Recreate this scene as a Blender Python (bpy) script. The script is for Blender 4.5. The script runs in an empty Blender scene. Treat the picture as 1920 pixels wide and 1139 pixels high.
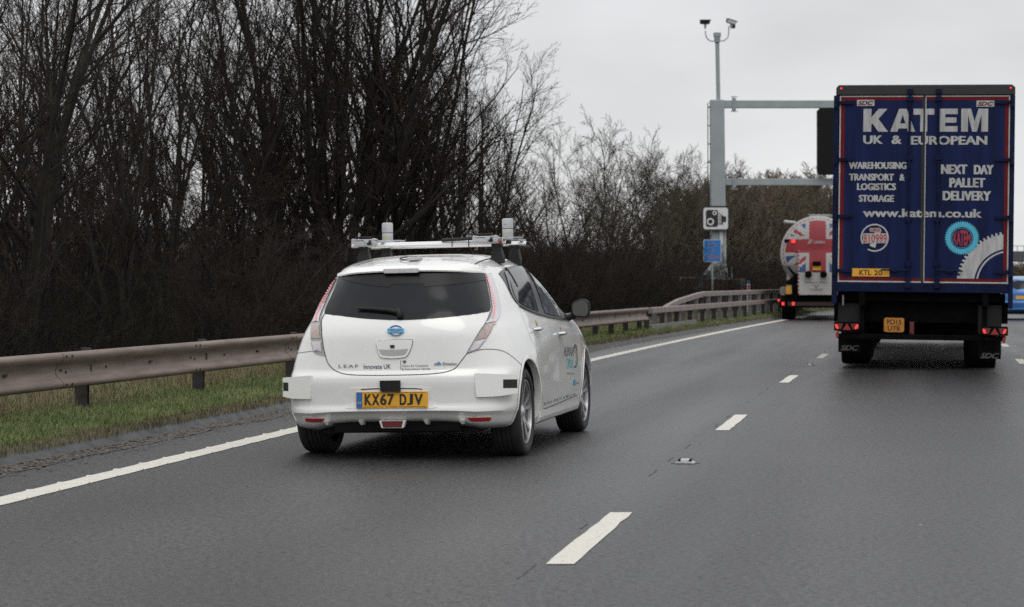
import bpy, bmesh, math, random
import numpy as np
from mathutils import Vector, Matrix
from mathutils.bvhtree import BVHTree
from mathutils.geometry import delaunay_2d_cdt
from mathutils import noise as mnoise

S = bpy.context.scene
R = math.radians

# ------------------------------------------------------------------ camera
F, CAMH = 4136.0, 1.28          # focal length in px of a 1920 px wide frame, eye height in metres
cam = bpy.data.cameras.new('camera')
camo = bpy.data.objects.new('camera', cam)
S.collection.objects.link(camo)
camo.location = (0, 0, CAMH)
camo.rotation_euler = (R(90), 0, 0)
cam.sensor_width = 36
cam.lens = 36 * F / 1920
cam.shift_y = -39.5 / 1920
cam.clip_start = 0.1
cam.clip_end = 4000
cam.dof.use_dof = True
cam.dof.focus_distance = 17.5
cam.dof.aperture_fstop = 5.0
S.camera = camo

# ------------------------------------------------------------------ world: even overcast
SUN_EL, SUN_AZ = R(56), R(172)   # azimuth clockwise from +Y: behind the camera
w = bpy.data.worlds.new('World'); S.world = w; w.use_nodes = True
nt = w.node_tree; nt.nodes.clear()
def N(nt, t, **k):
    n = nt.nodes.new(t)
    for a, b in k.items(): setattr(n, a, b)
    return n
out = N(nt, 'ShaderNodeOutputWorld'); bg = N(nt, 'ShaderNodeBackground')
sky = N(nt, 'ShaderNodeTexSky', sky_type='NISHITA', sun_disc=False, sun_elevation=SUN_EL, sun_rotation=SUN_AZ)
tc = N(nt, 'ShaderNodeTexCoord')
sep = N(nt, 'ShaderNodeSeparateXYZ'); nt.links.new(tc.outputs['Generated'], sep.inputs[0])
ramp = N(nt, 'ShaderNodeValToRGB')   # cloud layer, brighter overhead than at the horizon
nt.links.new(sep.outputs['Z'], ramp.inputs[0])
els = ramp.color_ramp.elements
els[0].position = 0.0; els[0].color = (0.80, 0.80, 0.805, 1)
els[1].position = 1.0; els[1].color = (1.28, 1.29, 1.30, 1)
e = els.new(0.07); e.color = (0.79, 0.792, 0.80, 1)
e = els.new(0.14); e.color = (0.735, 0.74, 0.75, 1)
e = els.new(0.4); e.color = (0.98, 0.985, 1.0, 1)
mp = N(nt, 'ShaderNodeMapping'); mp.inputs['Scale'].default_value = (1, 1, 3.0)
nt.links.new(tc.outputs['Generated'], mp.inputs[0])
nz = N(nt, 'ShaderNodeTexNoise'); nz.inputs['Scale'].default_value = 5.5; nz.inputs['Detail'].default_value = 5; nz.inputs['Roughness'].default_value = .5
nt.links.new(mp.outputs[0], nz.inputs[0])
mr = N(nt, 'ShaderNodeMapRange'); mr.inputs['From Min'].default_value = .3; mr.inputs['From Max'].default_value = .7
mr.inputs['To Min'].default_value = .86; mr.inputs['To Max'].default_value = 1.08
nt.links.new(nz.outputs['Fac'], mr.inputs[0])
vm = N(nt, 'ShaderNodeVectorMath', operation='SCALE')
nt.links.new(ramp.outputs[0], vm.inputs[0]); nt.links.new(mr.outputs[0], vm.inputs['Scale'])
sk = N(nt, 'ShaderNodeVectorMath', operation='SCALE'); sk.inputs['Scale'].default_value = 0.008   # what little of the sky's own colour comes through
nt.links.new(sky.outputs[0], sk.inputs[0])
ad = N(nt, 'ShaderNodeVectorMath', operation='ADD')
nt.links.new(vm.outputs[0], ad.inputs[0]); nt.links.new(sk.outputs[0], ad.inputs[1])
nt.links.new(ad.outputs[0], bg.inputs[0]); bg.inputs['Strength'].default_value = 0.97
nt.links.new(bg.outputs[0], out.inputs[0])
sun = bpy.data.lights.new('sun', 'SUN'); sun.energy = 0.7; sun.angle = R(35); sun.color = (1, .975, .94)
suno = bpy.data.objects.new('sun', sun); S.collection.objects.link(suno)
suno.rotation_euler = (R(90) - SUN_EL, 0, math.pi - SUN_AZ)
S.view_settings.view_transform = 'Standard'; S.view_settings.look = 'None'
S.view_settings.exposure = 0; S.view_settings.gamma = 1
S.cycles.use_denoising = False; S.cycles.max_bounces = 6; S.cycles.diffuse_bounces = 3; S.cycles.glossy_bounces = 3
S.cycles.transparent_max_bounces = 6

# ------------------------------------------------------------------ helpers
def mat(name, col, rough=.6, metal=0., var=0., vscale=8., bump=0., bscale=60., emit=None, es=0., coat=0., spec=.5, col2=None, detail=4, mapscale=None):
    m = bpy.data.materials.new(name); m.use_nodes = True
    nt = m.node_tree; b = nt.nodes['Principled BSDF']
    c4 = (*col, 1)
    b.inputs['Base Color'].default_value = c4
    b.inputs['Roughness'].default_value = rough
    b.inputs['Metallic'].default_value = metal
    b.inputs['Coat Weight'].default_value = coat
    b.inputs['Coat Roughness'].default_value = .06
    b.inputs['Specular IOR Level'].default_value = spec
    if emit: b.inputs['Emission Color'].default_value = (*emit, 1); b.inputs['Emission Strength'].default_value = es
    if var or col2 or bump:
        tc = N(nt, 'ShaderNodeTexCoord'); src = tc.outputs['Object']
        if mapscale:
            mp = N(nt, 'ShaderNodeMapping'); mp.inputs['Scale'].default_value = mapscale
            nt.links.new(src, mp.inputs[0]); src = mp.outputs[0]
    if var or col2:
        n = N(nt, 'ShaderNodeTexNoise'); n.inputs['Scale'].default_value = vscale; n.inputs['Detail'].default_value = detail
        nt.links.new(src, n.inputs[0])
        r = N(nt, 'ShaderNodeValToRGB'); nt.links.new(n.outputs['Fac'], r.inputs[0])
        a, c = r.color_ramp.elements; a.position = .33; c.position = .67
        if col2: a.color = c4; c.color = (*col2, 1)
        else:
            a.color = (*[x * (1 - var) for x in col], 1); c.color = (*[min(1, x * (1 + var)) for x in col], 1)
        nt.links.new(r.outputs[0], b.inputs['Base Color'])
    if bump:
        n2 = N(nt, 'ShaderNodeTexNoise'); n2.inputs['Scale'].default_value = bscale; n2.inputs['Detail'].default_value = 3
        nt.links.new(src, n2.inputs[0])
        bp = N(nt, 'ShaderNodeBump'); bp.inputs['Strength'].default_value = bump; bp.inputs['Distance'].default_value = .01
        nt.links.new(n2.outputs['Fac'], bp.inputs['Height']); nt.links.new(bp.outputs[0], b.inputs['Normal'])
    return m

def mesh_np(name, verts, faces, mats=None, fmat=None, smooth=False):
    """verts (n,3); faces either (m,k) array or list of lists"""
    me = bpy.data.meshes.new(name)
    if isinstance(faces, np.ndarray):
        v = np.asarray(verts, dtype=np.float32); m, k = faces.shape
        me.vertices.add(len(v)); me.vertices.foreach_set('co', v.ravel())
        me.loops.add(m * k); me.loops.foreach_set('vertex_index', faces.astype(np.int32).ravel())
        me.polygons.add(m)
        me.polygons.foreach_set('loop_start', np.arange(0, m * k, k, dtype=np.int32))
        me.update(calc_edges=True)
    else:
        me.from_pydata([tuple(x) for x in verts], [], [tuple(f) for f in faces]); me.update()
    for x in (mats or []): me.materials.append(x)
    if fmat is not None: me.polygons.foreach_set('material_index', np.asarray(fmat, dtype=np.int32))
    if smooth: me.polygons.foreach_set('use_smooth', np.ones(len(me.polygons), dtype=bool))
    return me

def link(name, me, parent=None, loc=None, rot=None):
    o = bpy.data.objects.new(name, me); S.collection.objects.link(o)
    if parent: o.parent = parent
    if loc: o.location = loc
    if rot: o.rotation_euler = rot
    return o

def tag(o, label=None, cat=None, group=None, kind=None):
    if label: o['label'] = label
    if cat: o['category'] = cat
    if group: o['group'] = group
    if kind: o['kind'] = kind
    return o

def thing(name, label, cat, loc=(0, 0, 0), rot=(0, 0, 0), group=None):
    o = link(name, None, None, loc, rot); return tag(o, label, cat, group)

class MB:
    """collects shapes into one mesh"""
    def __init__(s): s.v = []; s.f = []; s.m = []
    def add(s, vs, fs, mi=0):
        o = len(s.v); s.v += [tuple(v) for v in vs]; s.f += [[i + o for i in f] for f in fs]; s.m += [mi] * len(fs); return s
    def box(s, x0, x1, y0, y1, z0, z1, mi=0):
        vs = [(x, y, z) for x in (x0, x1) for y in (y0, y1) for z in (z0, z1)]
        return s.add(vs, [(0, 1, 3, 2), (4, 6, 7, 5), (0, 4, 5, 1), (2, 3, 7, 6), (0, 2, 6, 4), (1, 5, 7, 3)], mi)
    def rbox(s, x0, x1, y0, y1, z0, z1, r=.01, mi=0):
        """box with chamfered vertical outline seen along y (corners in x-z)"""
        pts = [(x0 + r, z0), (x1 - r, z0), (x1, z0 + r), (x1, z1 - r), (x1 - r, z1), (x0 + r, z1), (x0, z1 - r), (x0, z0 + r)]
        return s.prism(pts, y0, y1, mi)
    def prism(s, pts, y0, y1, mi=0):
        n = len(pts)
        vs = [(x, y0, z) for x, z in pts] + [(x, y1, z) for x, z in pts]
        fs = [list(range(n)), list(range(2 * n - 1, n - 1, -1))] + [(i, i + n, (i + 1) % n + n, (i + 1) % n) for i in range(n)]
        return s.add(vs, fs, mi)
    def prismx(s, pts, x0, x1, mi=0):
        n = len(pts)
        vs = [(x0, y, z) for y, z in pts] + [(x1, y, z) for y, z in pts]
        fs = [list(range(n)), list(range(2 * n - 1, n - 1, -1))] + [(i, i + n, (i + 1) % n + n, (i + 1) % n) for i in range(n)]
        return s.add(vs, fs, mi)
    def tube(s, pts, r, n=10, mi=0, cap=True):
        pts = [Vector(p) for p in pts]; rs = r if isinstance(r, (list, tuple)) else [r] * len(pts)
        vs = []; up = None
        for i, p in enumerate(pts):
            d = (pts[min(i + 1, len(pts) - 1)] - pts[max(i - 1, 0)]).normalized()
            if up is None: up = Vector((0, 0, 1)) if abs(d.z) < .9 else Vector((0, 1, 0))
            a = d.cross(up).normalized(); b = d.cross(a).normalized(); up = -b if (-b).dot(up) > b.dot(up) else b
            for k in range(n):
                t = 2 * math.pi * k / n; vs.append(p + (a * math.cos(t) + b * math.sin(t)) * rs[i])
        fs = [(i * n + k, i * n + (k + 1) % n, (i + 1) * n + (k + 1) % n, (i + 1) * n + k) for i in range(len(pts) - 1) for k in range(n)]
        if cap: fs += [list(range(n)), list(range(len(vs) - 1, len(vs) - n - 1, -1))]
        return s.add(vs, fs, mi)
    def lathe(s, prof, axis='z', c=(0, 0, 0), n=32, mi=0, closed=False):
        """prof: (r, h) pairs"""
        vs = []
        for r_, h in prof:
            for k in range(n):
                t = 2 * math.pi * k / n; a, b = r_ * math.cos(t), r_ * math.sin(t)
                v = {'z': (a, b, h), 'x': (h, a, b), 'y': (a, h, b)}[axis]
                vs.append((v[0] + c[0], v[1] + c[1], v[2] + c[2]))
        m = len(prof)
        fs = [(i * n + k, i * n + (k + 1) % n, (i + 1) * n + (k + 1) % n, (i + 1) * n + k) for i in range(m - 1) for k in range(n)]
        if closed: fs += [((m - 1) * n + k, (m - 1) * n + (k + 1) % n, (k + 1) % n, k) for k in range(n)]
        return s.add(vs, fs, mi)
    def build(s, name, mats, parent=None, smooth=False, bevel=0, loc=None, rot=None, auto=None):
        if not isinstance(mats, (list, tuple)): mats = [mats]
        me = bpy.data.meshes.new(name); me.from_pydata(s.v, [], s.f); me.update()
        bm = bmesh.new(); bm.from_mesh(me)
        for f, mi in zip(bm.faces, s.m): f.material_index = mi
        bmesh.ops.recalc_face_normals(bm, faces=bm.faces)
        if bevel:
            es = [e for e in bm.edges if len(e.link_faces) == 2 and e.calc_face_angle(0) > R(35)]
            bmesh.ops.bevel(bm, geom=es, offset=bevel, segments=2, affect='EDGES', profile=.6, clamp_overlap=True)
        if auto or smooth:
            for f in bm.faces: f.smooth = True
            for e in bm.edges:
                if len(e.link_faces) == 2 and e.calc_face_angle(0) > R(auto or 38): e.smooth = False
        bm.to_mesh(me); bm.free()
        for x in mats: me.materials.append(x)
        return link(name, me, parent, loc, rot)

_txt = {}
def text2d(string, bold=0., shear=0., res=3, spacing=1.):
    """flat triangulated text: (verts2d, faces, bbox)"""
    key = (string, bold, shear, spacing)
    if key in _txt: return _txt[key]
    cu = bpy.data.curves.new('t', 'FONT'); cu.body = string; cu.offset = bold; cu.shear = shear; cu.resolution_u = res
    cu.space_character = spacing; cu.fill_mode = 'FRONT'
    o = bpy.data.objects.new('t', cu); S.collection.objects.link(o)
    dg = bpy.context.evaluated_depsgraph_get(); dg.update()
    me = bpy.data.meshes.new_from_object(o.evaluated_get(dg))
    v = np.array([p.co[:2] for p in me.vertices]); f = [list(p.vertices) for p in me.polygons]
    bpy.data.objects.remove(o); bpy.data.curves.remove(cu); bpy.data.meshes.remove(me)
    mn, mx = v.min(0), v.max(0)
    v = (v - mn) / (mx - mn)
    _txt[key] = (v, f); return v, f

def text_xz(mb, string, x0, x1, z0, z1, y, mi=0, bold=.02, shear=0., thick=.002, spacing=1.):
    """text standing in the x-z plane facing -y, fitted to the rectangle; heavy weights are laid as shifted strokes"""
    v, f = text2d(string, min(bold, .018), shear, spacing=spacing)
    e = max(0, bold - .018) * (z1 - z0) * 1.3; n = 1 if e == 0 else 3
    for k in range(n):
        dx = 0 if n == 1 else -e + 2 * e * k / (n - 1)
        mb.add([(x0 + e + a * (x1 - x0 - 2 * e) + dx, y - thick - .0004 * k, z0 + b * (z1 - z0)) for a, b in v], f, mi)

def disc(cx, cz, r, n=40, a0=0, a1=2 * math.pi):
    return [(cx + r * math.cos(a0 + (a1 - a0) * k / n), cz + r * math.sin(a0 + (a1 - a0) * k / n)) for k in range(n)]

def ring_xz(mb, cx, cz, r0, r1, y, mi=0, n=48, a0=0., a1=2 * math.pi, rx=1.):
    vs = []
    for k in range(n + 1):
        t = a0 + (a1 - a0) * k / n
        vs += [(cx + rx * r0 * math.cos(t), y, cz + r0 * math.sin(t)), (cx + rx * r1 * math.cos(t), y, cz + r1 * math.sin(t))]
    mb.add(vs, [(2 * k, 2 * k + 1, 2 * k + 3, 2 * k + 2) for k in range(n)], mi)

# materials
M = {}
M['white_paint'] = mat('white_paint', (.79, .79, .76), .30, coat=1.0, var=.015, vscale=2.5)
M['glass_dark'] = mat('glass_dark', (.012, .013, .016), .10, spec=.22)
M['glass_side'] = mat('glass_side', (.018, .02, .022), .05, spec=.7)
M['glass_front'] = mat('glass_front', (.10, .115, .115), .06, spec=.8)  # opaque; the lighter grey stands in for sky seen through it
M['black_plastic'] = mat('black_plastic', (.014, .014, .015), .55, var=.15, spec=.3)
M['matt_black'] = mat('matt_black', (.008, .008, .008), .9)
M['rubber'] = mat('rubber', (.022, .022, .022), .78, var=.25, vscale=20, bump=.1)
M['alloy'] = mat('alloy', (.42, .42, .43), .3, .85)
M['alloy_dark'] = mat('alloy_dark', (.03, .03, .033), .4, .3)
M['chrome'] = mat('chrome', (.75, .76, .78), .12, 1.)
M['silver'] = mat('silver', (.52, .53, .54), .38, .6, var=.05)
M['lamp_clear'] = mat('lamp_clear', (.60, .58, .60), .12, .0, var=.10, vscale=60, coat=.8)
M['lamp_amber'] = mat('lamp_amber', (.44, .33, .30), .15, coat=.8, var=.15, vscale=30)
M['led_pink'] = mat('led_pink', (.75, .26, .28), .2, emit=(1, .2, .2), es=.22)
M['led_red'] = mat('led_red', (.6, .03, .02), .3, emit=(1, .05, .04), es=.9)
M['lamp_red'] = mat('lamp_red', (.12, .008, .008), .2, coat=.8)
M['lamp_reflector_glow'] = mat('lamp_reflector_glow', (.22, .012, .012), .3, emit=(1, .03, .03), es=.035, coat=.2)
M['plate_yellow'] = mat('plate_yellow', (.72, .36, .02), .35, var=.06, vscale=10)
M['plate_blue'] = mat('plate_blue', (.02, .13, .38), .35)
M['ink'] = mat('ink', (.012, .012, .012), .5)
M['ink_grey'] = mat('ink_grey', (.12, .12, .13), .5)
M['ink_purple'] = mat('ink_purple', (.06, .03, .12), .5)
M['ink_teal'] = mat('ink_teal', (.10, .42, .38), .5)
M['ink_dteal'] = mat('ink_dteal', (.03, .12, .14), .5)
M['ink_blue'] = mat('ink_blue', (.03, .30, .55), .4)
M['ink_red'] = mat('ink_red', (.5, .03, .02), .5)
M['emblem_blue'] = mat('emblem_blue', (.18, .42, .66), .2, .7)
M['seam'] = mat('seam', (.05, .05, .048), .8)
# trailer
M['navy'] = mat('navy', (.0050, .0115, .058), .5, var=.35, vscale=1.3, spec=.16, mapscale=(5, 1, .45), bump=.02, bscale=5)
M['navy_dark'] = mat('navy_dark', (.0035, .008, .036), .6, var=.35, vscale=6, spec=.15)
M['trailer_white'] = mat('trailer_white', (.44, .44, .43), .55, var=.12, vscale=7)
M['trailer_grey'] = mat('trailer_grey', (.40, .40, .395), .6, var=.22, vscale=4, mapscale=(4, 1, .8), detail=8)
M['trailer_red'] = mat('trailer_red', (.135, .008, .010), .6, spec=.15, var=.12, vscale=7)
M['cyan'] = mat('cyan', (.07, .40, .56), .5, var=.08)
M['chassis'] = mat('chassis', (.004, .004, .0042), .9, var=.4, vscale=9, spec=.06)
M['grimy_rubber'] = mat('grimy_rubber', (.008, .008, .008), .9, var=.3, vscale=12, spec=.06)
M['flap_grey'] = mat('flap_grey', (.13, .13, .12), .8)
M['header_black'] = mat('header_black', (.017, .016, .016), .5, var=.2)
# road furniture
M['galv'] = mat('galv', (.30, .335, .34), .5, .2, var=.06, vscale=2, bump=.02, bscale=30)
M['rail'] = mat('rail', (.19, .145, .122), .6, .1, var=.22, vscale=5, mapscale=(1, .35, 4), bump=.03, bscale=25)
M['rail2'] = mat('rail2', (.215, .175, .160), .65, .0, var=.15, vscale=4)
M['post_dark'] = mat('post_dark', (.035, .032, .031), .7, .1, var=.3, vscale=12)
M['post_grey'] = mat('post_grey', (.16, .155, .15), .7, .1, var=.2, vscale=12)
M['concrete'] = mat('concrete', (.080, .086, .088), .85, var=.3, vscale=5, bump=.2, bscale=60)
M['concrete_dark'] = mat('concrete_dark', (.05, .04, .038), .9, var=.25, vscale=3, bump=.3)
# ------------------------------------------------------------------ road frame
# X of a line running with the road at depth Y: straight plus a gentle bend to the right
def rx(c, y): return c + .1665 * y + .000343 * y * max(y, 0) if y < 420 else c + .1665 * y + .000343 * 420 * (2 * y - 420)
def heading(y): return .1665 + .000686 * max(0, min(y, 420))
def edge(y): return -6.22 + .0168 * (min(max(y, 43), 90) - 43)     # where the grass begins
def ys(y0, y1, near=1.5):
    o = [y0]
    while o[-1] < y1: o.append(o[-1] + max(near, abs(o[-1]) * .05))
    return o
def strip(name, cols, y0, y1, m, kind='structure', near=1.5):
    """cols: functions y -> (c, z)"""
    Y = ys(y0, y1, near); v = []; n = len(cols)
    for y in Y:
        for cf in cols:
            c, z = cf(y); v.append((rx(c, y), y, z))
    f = np.array([(i * n + k, i * n + k + 1, (i + 1) * n + k + 1, (i + 1) * n + k) for i in range(len(Y) - 1) for k in range(n - 1)])
    o = link(name, mesh_np(name, np.array(v), f, [m], smooth=name != 'silt_strip')); tag(o, kind=kind); return o

# asphalt
def asphalt():
    m = bpy.data.materials.new('asphalt'); m.use_nodes = True; nt = m.node_tree; b = nt.nodes['Principled BSDF']
    g = N(nt, 'ShaderNodeNewGeometry')
    L = nt.links.new
    # fine chippings
    v = N(nt, 'ShaderNodeTexVoronoi'); v.inputs['Scale'].default_value = 70; L(g.outputs['Position'], v.inputs[0])
    n1 = N(nt, 'ShaderNodeTexNoise'); n1.inputs['Scale'].default_value = 30; n1.inputs['Detail'].default_value = 4; n1.inputs['Roughness'].default_value = .85; L(g.outputs['Position'], n1.inputs[0])
    r1 = N(nt, 'ShaderNodeValToRGB'); L(n1.outputs['Fac'], r1.inputs[0])
    r1.color_ramp.elements[0].position = .41; r1.color_ramp.elements[0].color = (.005, .005, .0055, 1)
    r1.color_ramp.elements[1].position = .58; r1.color_ramp.elements[1].color = (.055, .0545, .0545, 1)
    # long streaks along the lanes and broad patches
    mp = N(nt, 'ShaderNodeMapping'); mp.vector_type = 'TEXTURE'; mp.inputs['Rotation'].default_value = (0, 0, -.178); mp.inputs['Scale'].default_value = (.8, 18, 1)
    L(g.outputs['Position'], mp.inputs[0])
    n2 = N(nt, 'ShaderNodeTexNoise'); n2.inputs['Scale'].default_value = 1; n2.inputs['Detail'].default_value = 3; L(mp.outputs[0], n2.inputs[0])
    m2 = N(nt, 'ShaderNodeMapRange'); m2.inputs['From Min'].default_value = .3; m2.inputs['From Max'].default_value = .7; m2.inputs['To Min'].default_value = .78; m2.inputs['To Max'].default_value = 1.22
    L(n2.outputs['Fac'], m2.inputs[0])
    n3 = N(nt, 'ShaderNodeTexNoise'); n3.inputs['Scale'].default_value = .35; n3.inputs['Detail'].default_value = 4; L(g.outputs['Position'], n3.inputs[0])
    m3 = N(nt, 'ShaderNodeMapRange'); m3.inputs['From Min'].default_value = .3; m3.inputs['From Max'].default_value = .7; m3.inputs['To Min'].default_value = .85; m3.inputs['To Max'].default_value = 1.15
    L(n3.outputs['Fac'], m3.inputs[0])
    # wheel tracks: a band pattern across the lanes that follows the bend
    sp = N(nt, 'ShaderNodeSeparateXYZ'); L(g.outputs['Position'], sp.inputs[0])
    def ma(op, a, b_):
        q = N(nt, 'ShaderNodeMath', operation=op)
        for i_, v_ in enumerate((a, b_)):
            if isinstance(v_, (int, float)): q.inputs[i_].default_value = v_
            else: L(v_, q.inputs[i_])
        return q.outputs[0]
    Y_ = sp.outputs['Y']; cc = ma('SUBTRACT', ma('SUBTRACT', sp.outputs['X'], ma('MULTIPLY', Y_, .1665)), ma('MULTIPLY', ma('MULTIPLY', Y_, Y_), .000343))
    cc = ma('ADD', cc, ma('MULTIPLY', n3.outputs['Fac'], .5))
    wt = ma('ADD', ma('MULTIPLY', ma('SINE', ma('MULTIPLY', ma('ADD', cc, .25), 2 * math.pi / 1.75), 0), .17), 1.0)
    m3o = ma('MULTIPLY', m3.outputs[0], wt)
    mu = N(nt, 'ShaderNodeMath', operation='MULTIPLY'); L(m2.outputs[0], mu.inputs[0]); L(m3o, mu.inputs[1])
    sc = N(nt, 'ShaderNodeVectorMath', operation='SCALE'); L(r1.outputs[0], sc.inputs[0]); L(mu.outputs[0], sc.inputs['Scale'])
    # dark pits where stones have gone
    n5 = N(nt, 'ShaderNodeTexNoise'); n5.inputs['Scale'].default_value = 19; n5.inputs['Detail'].default_value = 2; n5.inputs['Roughness'].default_value = .5; L(g.outputs['Position'], n5.inputs[0])
    r5 = N(nt, 'ShaderNodeMapRange'); r5.inputs['From Min'].default_value = .30; r5.inputs['From Max'].default_value = .42; r5.inputs['To Min'].default_value = .15; r5.inputs['To Max'].default_value = 1.08
    L(n5.outputs['Fac'], r5.inputs[0])
    s5 = N(nt, 'ShaderNodeVectorMath', operation='SCALE'); L(sc.outputs[0], s5.inputs[0]); L(r5.outputs[0], s5.inputs['Scale']); sc = s5
    # odd pale chipping
    v2 = N(nt, 'ShaderNodeTexVoronoi'); v2.inputs['Scale'].default_value = 2.3; L(g.outputs['Position'], v2.inputs[0])
    lt = N(nt, 'ShaderNodeMath', operation='LESS_THAN'); lt.inputs[1].default_value = .034; L(v2.outputs['Distance'], lt.inputs[0])
    cr = N(nt, 'ShaderNodeSeparateColor'); L(v2.outputs['Color'], cr.inputs[0])
    gt = N(nt, 'ShaderNodeMath', operation='GREATER_THAN'); gt.inputs[1].default_value = .80; L(cr.outputs[0], gt.inputs[0])
    mm = N(nt, 'ShaderNodeMath', operation='MULTIPLY'); L(lt.outputs[0], mm.inputs[0]); L(gt.outputs[0], mm.inputs[1])
    mx = N(nt, 'ShaderNodeMix', data_type='RGBA'); L(mm.outputs[0], mx.inputs[0]); L(sc.outputs[0], mx.inputs[6]); mx.inputs[7].default_value = (.3, .3, .29, 1)
    L(mx.outputs[2], b.inputs['Base Color'])
    rr = N(nt, 'ShaderNodeMapRange'); rr.inputs['From Min'].default_value = .3; rr.inputs['From Max'].default_value = .7; rr.inputs['To Min'].default_value = .37; rr.inputs['To Max'].default_value = .52
    L(n2.outputs['Fac'], rr.inputs[0]); L(rr.outputs[0], b.inputs['Roughness'])
    b.inputs['Specular IOR Level'].default_value = .42
    bp = N(nt, 'ShaderNodeBump'); bp.inputs['Strength'].default_value = .4; bp.inputs['Distance'].default_value = .006
    ah = N(nt, 'ShaderNodeMath', operation='ADD'); L(n1.outputs['Fac'], ah.inputs[0]); L(v.outputs['Distance'], ah.inputs[1])
    L(ah.outputs[0], bp.inputs['Height']); L(bp.outputs[0], b.inputs['Normal'])
    return m
M['asphalt'] = asphalt()
def paint():
    m = mat('road_paint', (.60, .58, .53), .6, var=.10, vscale=3, bump=.3, bscale=50)
    nt = m.node_tree; b = nt.nodes['Principled BSDF']; L = nt.links.new
    g = N(nt, 'ShaderNodeNewGeometry'); n = N(nt, 'ShaderNodeTexNoise'); n.inputs['Scale'].default_value = 45; n.inputs['Detail'].default_value = 5; n.inputs['Roughness'].default_value = .7
    L(g.outputs['Position'], n.inputs[0])
    r = N(nt, 'ShaderNodeValToRGB'); L(n.outputs['Fac'], r.inputs[0]); r.color_ramp.elements[0].position = .31; r.color_ramp.elements[0].color = (.20, .19, .18, 1)
    r.color_ramp.elements[1].position = .44; r.color_ramp.elements[1].color = (.61, .585, .52, 1)
    L(r.outputs[0], b.inputs['Base Color']); return m
M['paint'] = paint()

M['soil'] = mat('soil', (.030, .026, .016), .95, col2=(.050, .050, .022), vscale=1.2, bump=.6, bscale=14)
M['forest_floor'] = mat('forest_floor', (.020, .016, .011), .95, col2=(.045, .033, .02), vscale=2.0, bump=.8, bscale=9)
# ground to the horizon
me = mesh_np('ground', [(-2500, -300, -.06), (2500, -300, -.06), (2500, 3500, -.06), (-2500, 3500, -.06)], [(0, 1, 2, 3)], [mat('field', (.035, .045, .02), .95, col2=(.06, .06, .03), vscale=.05)])
tag(link('ground', me), kind='structure')
strip('road', [lambda y: (edge(y) + .09, 0), lambda y: (-5, 0), lambda y: (0, 0), lambda y: (6, 0), lambda y: (13, -.02)], -40, 1200, M['asphalt'])
M['wet_silt'] = mat('wet_silt', (.026, .022, .020), .6, col2=(.070, .062, .056), vscale=9, bump=.3, bscale=30, detail=8)
strip('kerb', [lambda y: (edge(y) - .10, .10), lambda y: (edge(y) - .01, .098), lambda y: (edge(y) + .02, .088), lambda y: (edge(y) + .115, .010), lambda y: (edge(y) + .12, -.015)], -20, 300, M['concrete'])
def wob(y, s, a): return a * (mnoise.noise(Vector((y * .9, s, 0))) + .5 * mnoise.noise(Vector((y * 3.1, s, 3))))
strip('silt_strip', [lambda y: (edge(y) + .10 + wob(y, 1, .01), .022), lambda y: (edge(y) + .18, .008), lambda y: (edge(y) + .33 + wob(y, 5, .10), .0035)], 2, 110, M['wet_silt'], near=.25)
# verge, rising gently away from the kerb
strip('verge', [lambda y: (edge(y) - .06, .085), lambda y: (edge(y) - .25, .11), lambda y: (edge(y) - .9, .14), lambda y: (edge(y) - 1.9, .16)], -20, 420, M['soil'], near=1)
strip('woodland_floor', [lambda y: (edge(y) - 1.9, .16), lambda y: (edge(y) - 4, .18), lambda y: (edge(y) - 9, .15), lambda y: (edge(y) - 60, .1)], -20, 420, M['forest_floor'], near=2)
strip('far_verge', [lambda y: (13, -.02), lambda y: (16, .1), lambda y: (60, .1)], -20, 700, M['soil'], near=4)

# painted lines
def line_strip(name, c, wd, y0, y1, m=M['paint'], ribs=False):
    Y = [y0]
    while Y[-1] < y1: Y.append(min(y1, Y[-1] + (.25 if Y[-1] < 60 else 2)))
    v = []; rnd = random.Random(int(abs(c) * 10 + y0))
    for y in Y:
        j = .006 if y < 60 else 0
        a, b_ = rx(c - wd / 2 + rnd.uniform(-j, j), y), rx(c + wd / 2 + rnd.uniform(-j, j), y)
        v += [(a, y, .004), (b_, y, .004)]
    f = np.array([(2 * i, 2 * i + 1, 2 * i + 3, 2 * i + 2) for i in range(len(Y) - 1)])
    o = link(name, mesh_np(name, np.array(v), f, [m])); tag(o, kind='structure'); return o
line_strip('edge_line', -5.19, .20, -15, 420)
# raised ribs of the edge line
mb = MB(); y = 8.0
while y < 60:
    a, b_ = rx(-5.19 - .10, y), rx(-5.19 + .10, y); h = .010
    mb.add([(a, y, .0045), (b_, y + .0, .0045), (b_, y + .05, h), (a, y + .05, h), (b_, y + .09, .0045), (a, y + .09, .0045)], [(0, 1, 2, 3), (3, 2, 4, 5)])
    y += .5
tag(mb.build('edge_line_ribs', M['paint']), kind='structure')
for k in range(-2, 44):
    y0 = 10.0 + 9.05 * k
    line_strip('lane_line', -1.485, .125, y0, y0 + 2.25)
for k in range(-2, 44):
    y0 = 34.6 + 9.05 * (k - 3)
    line_strip('lane_line', 1.86, .14, y0, y0 + 2.2)
# construction joint beside the dashes: thin dark worn line
M['joint'] = mat('joint', (.018, .018, .018), .7, col2=(.085, .085, .085), vscale=14)
mb = MB(); Y = [7 + .12 * i for i in range(500)]
rnd = random.Random(4)
for i in range(len(Y) - 1):
    if mnoise.noise(Vector((Y[i] * 1.6, 7, 0))) > -.16: continue
    c = -1.60 + .012 * mnoise.noise(Vector((Y[i] * 4, 1, 1)))
    mb.add([(rx(c, Y[i]), Y[i], .002), (rx(c + .009, Y[i]), Y[i], .002), (rx(c + .014, Y[i + 1]), Y[i + 1], .002), (rx(c, Y[i + 1]), Y[i + 1], .002)], [(0, 1, 2, 3)])
tag(mb.build('road_joint', M['joint']), kind='structure')

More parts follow.
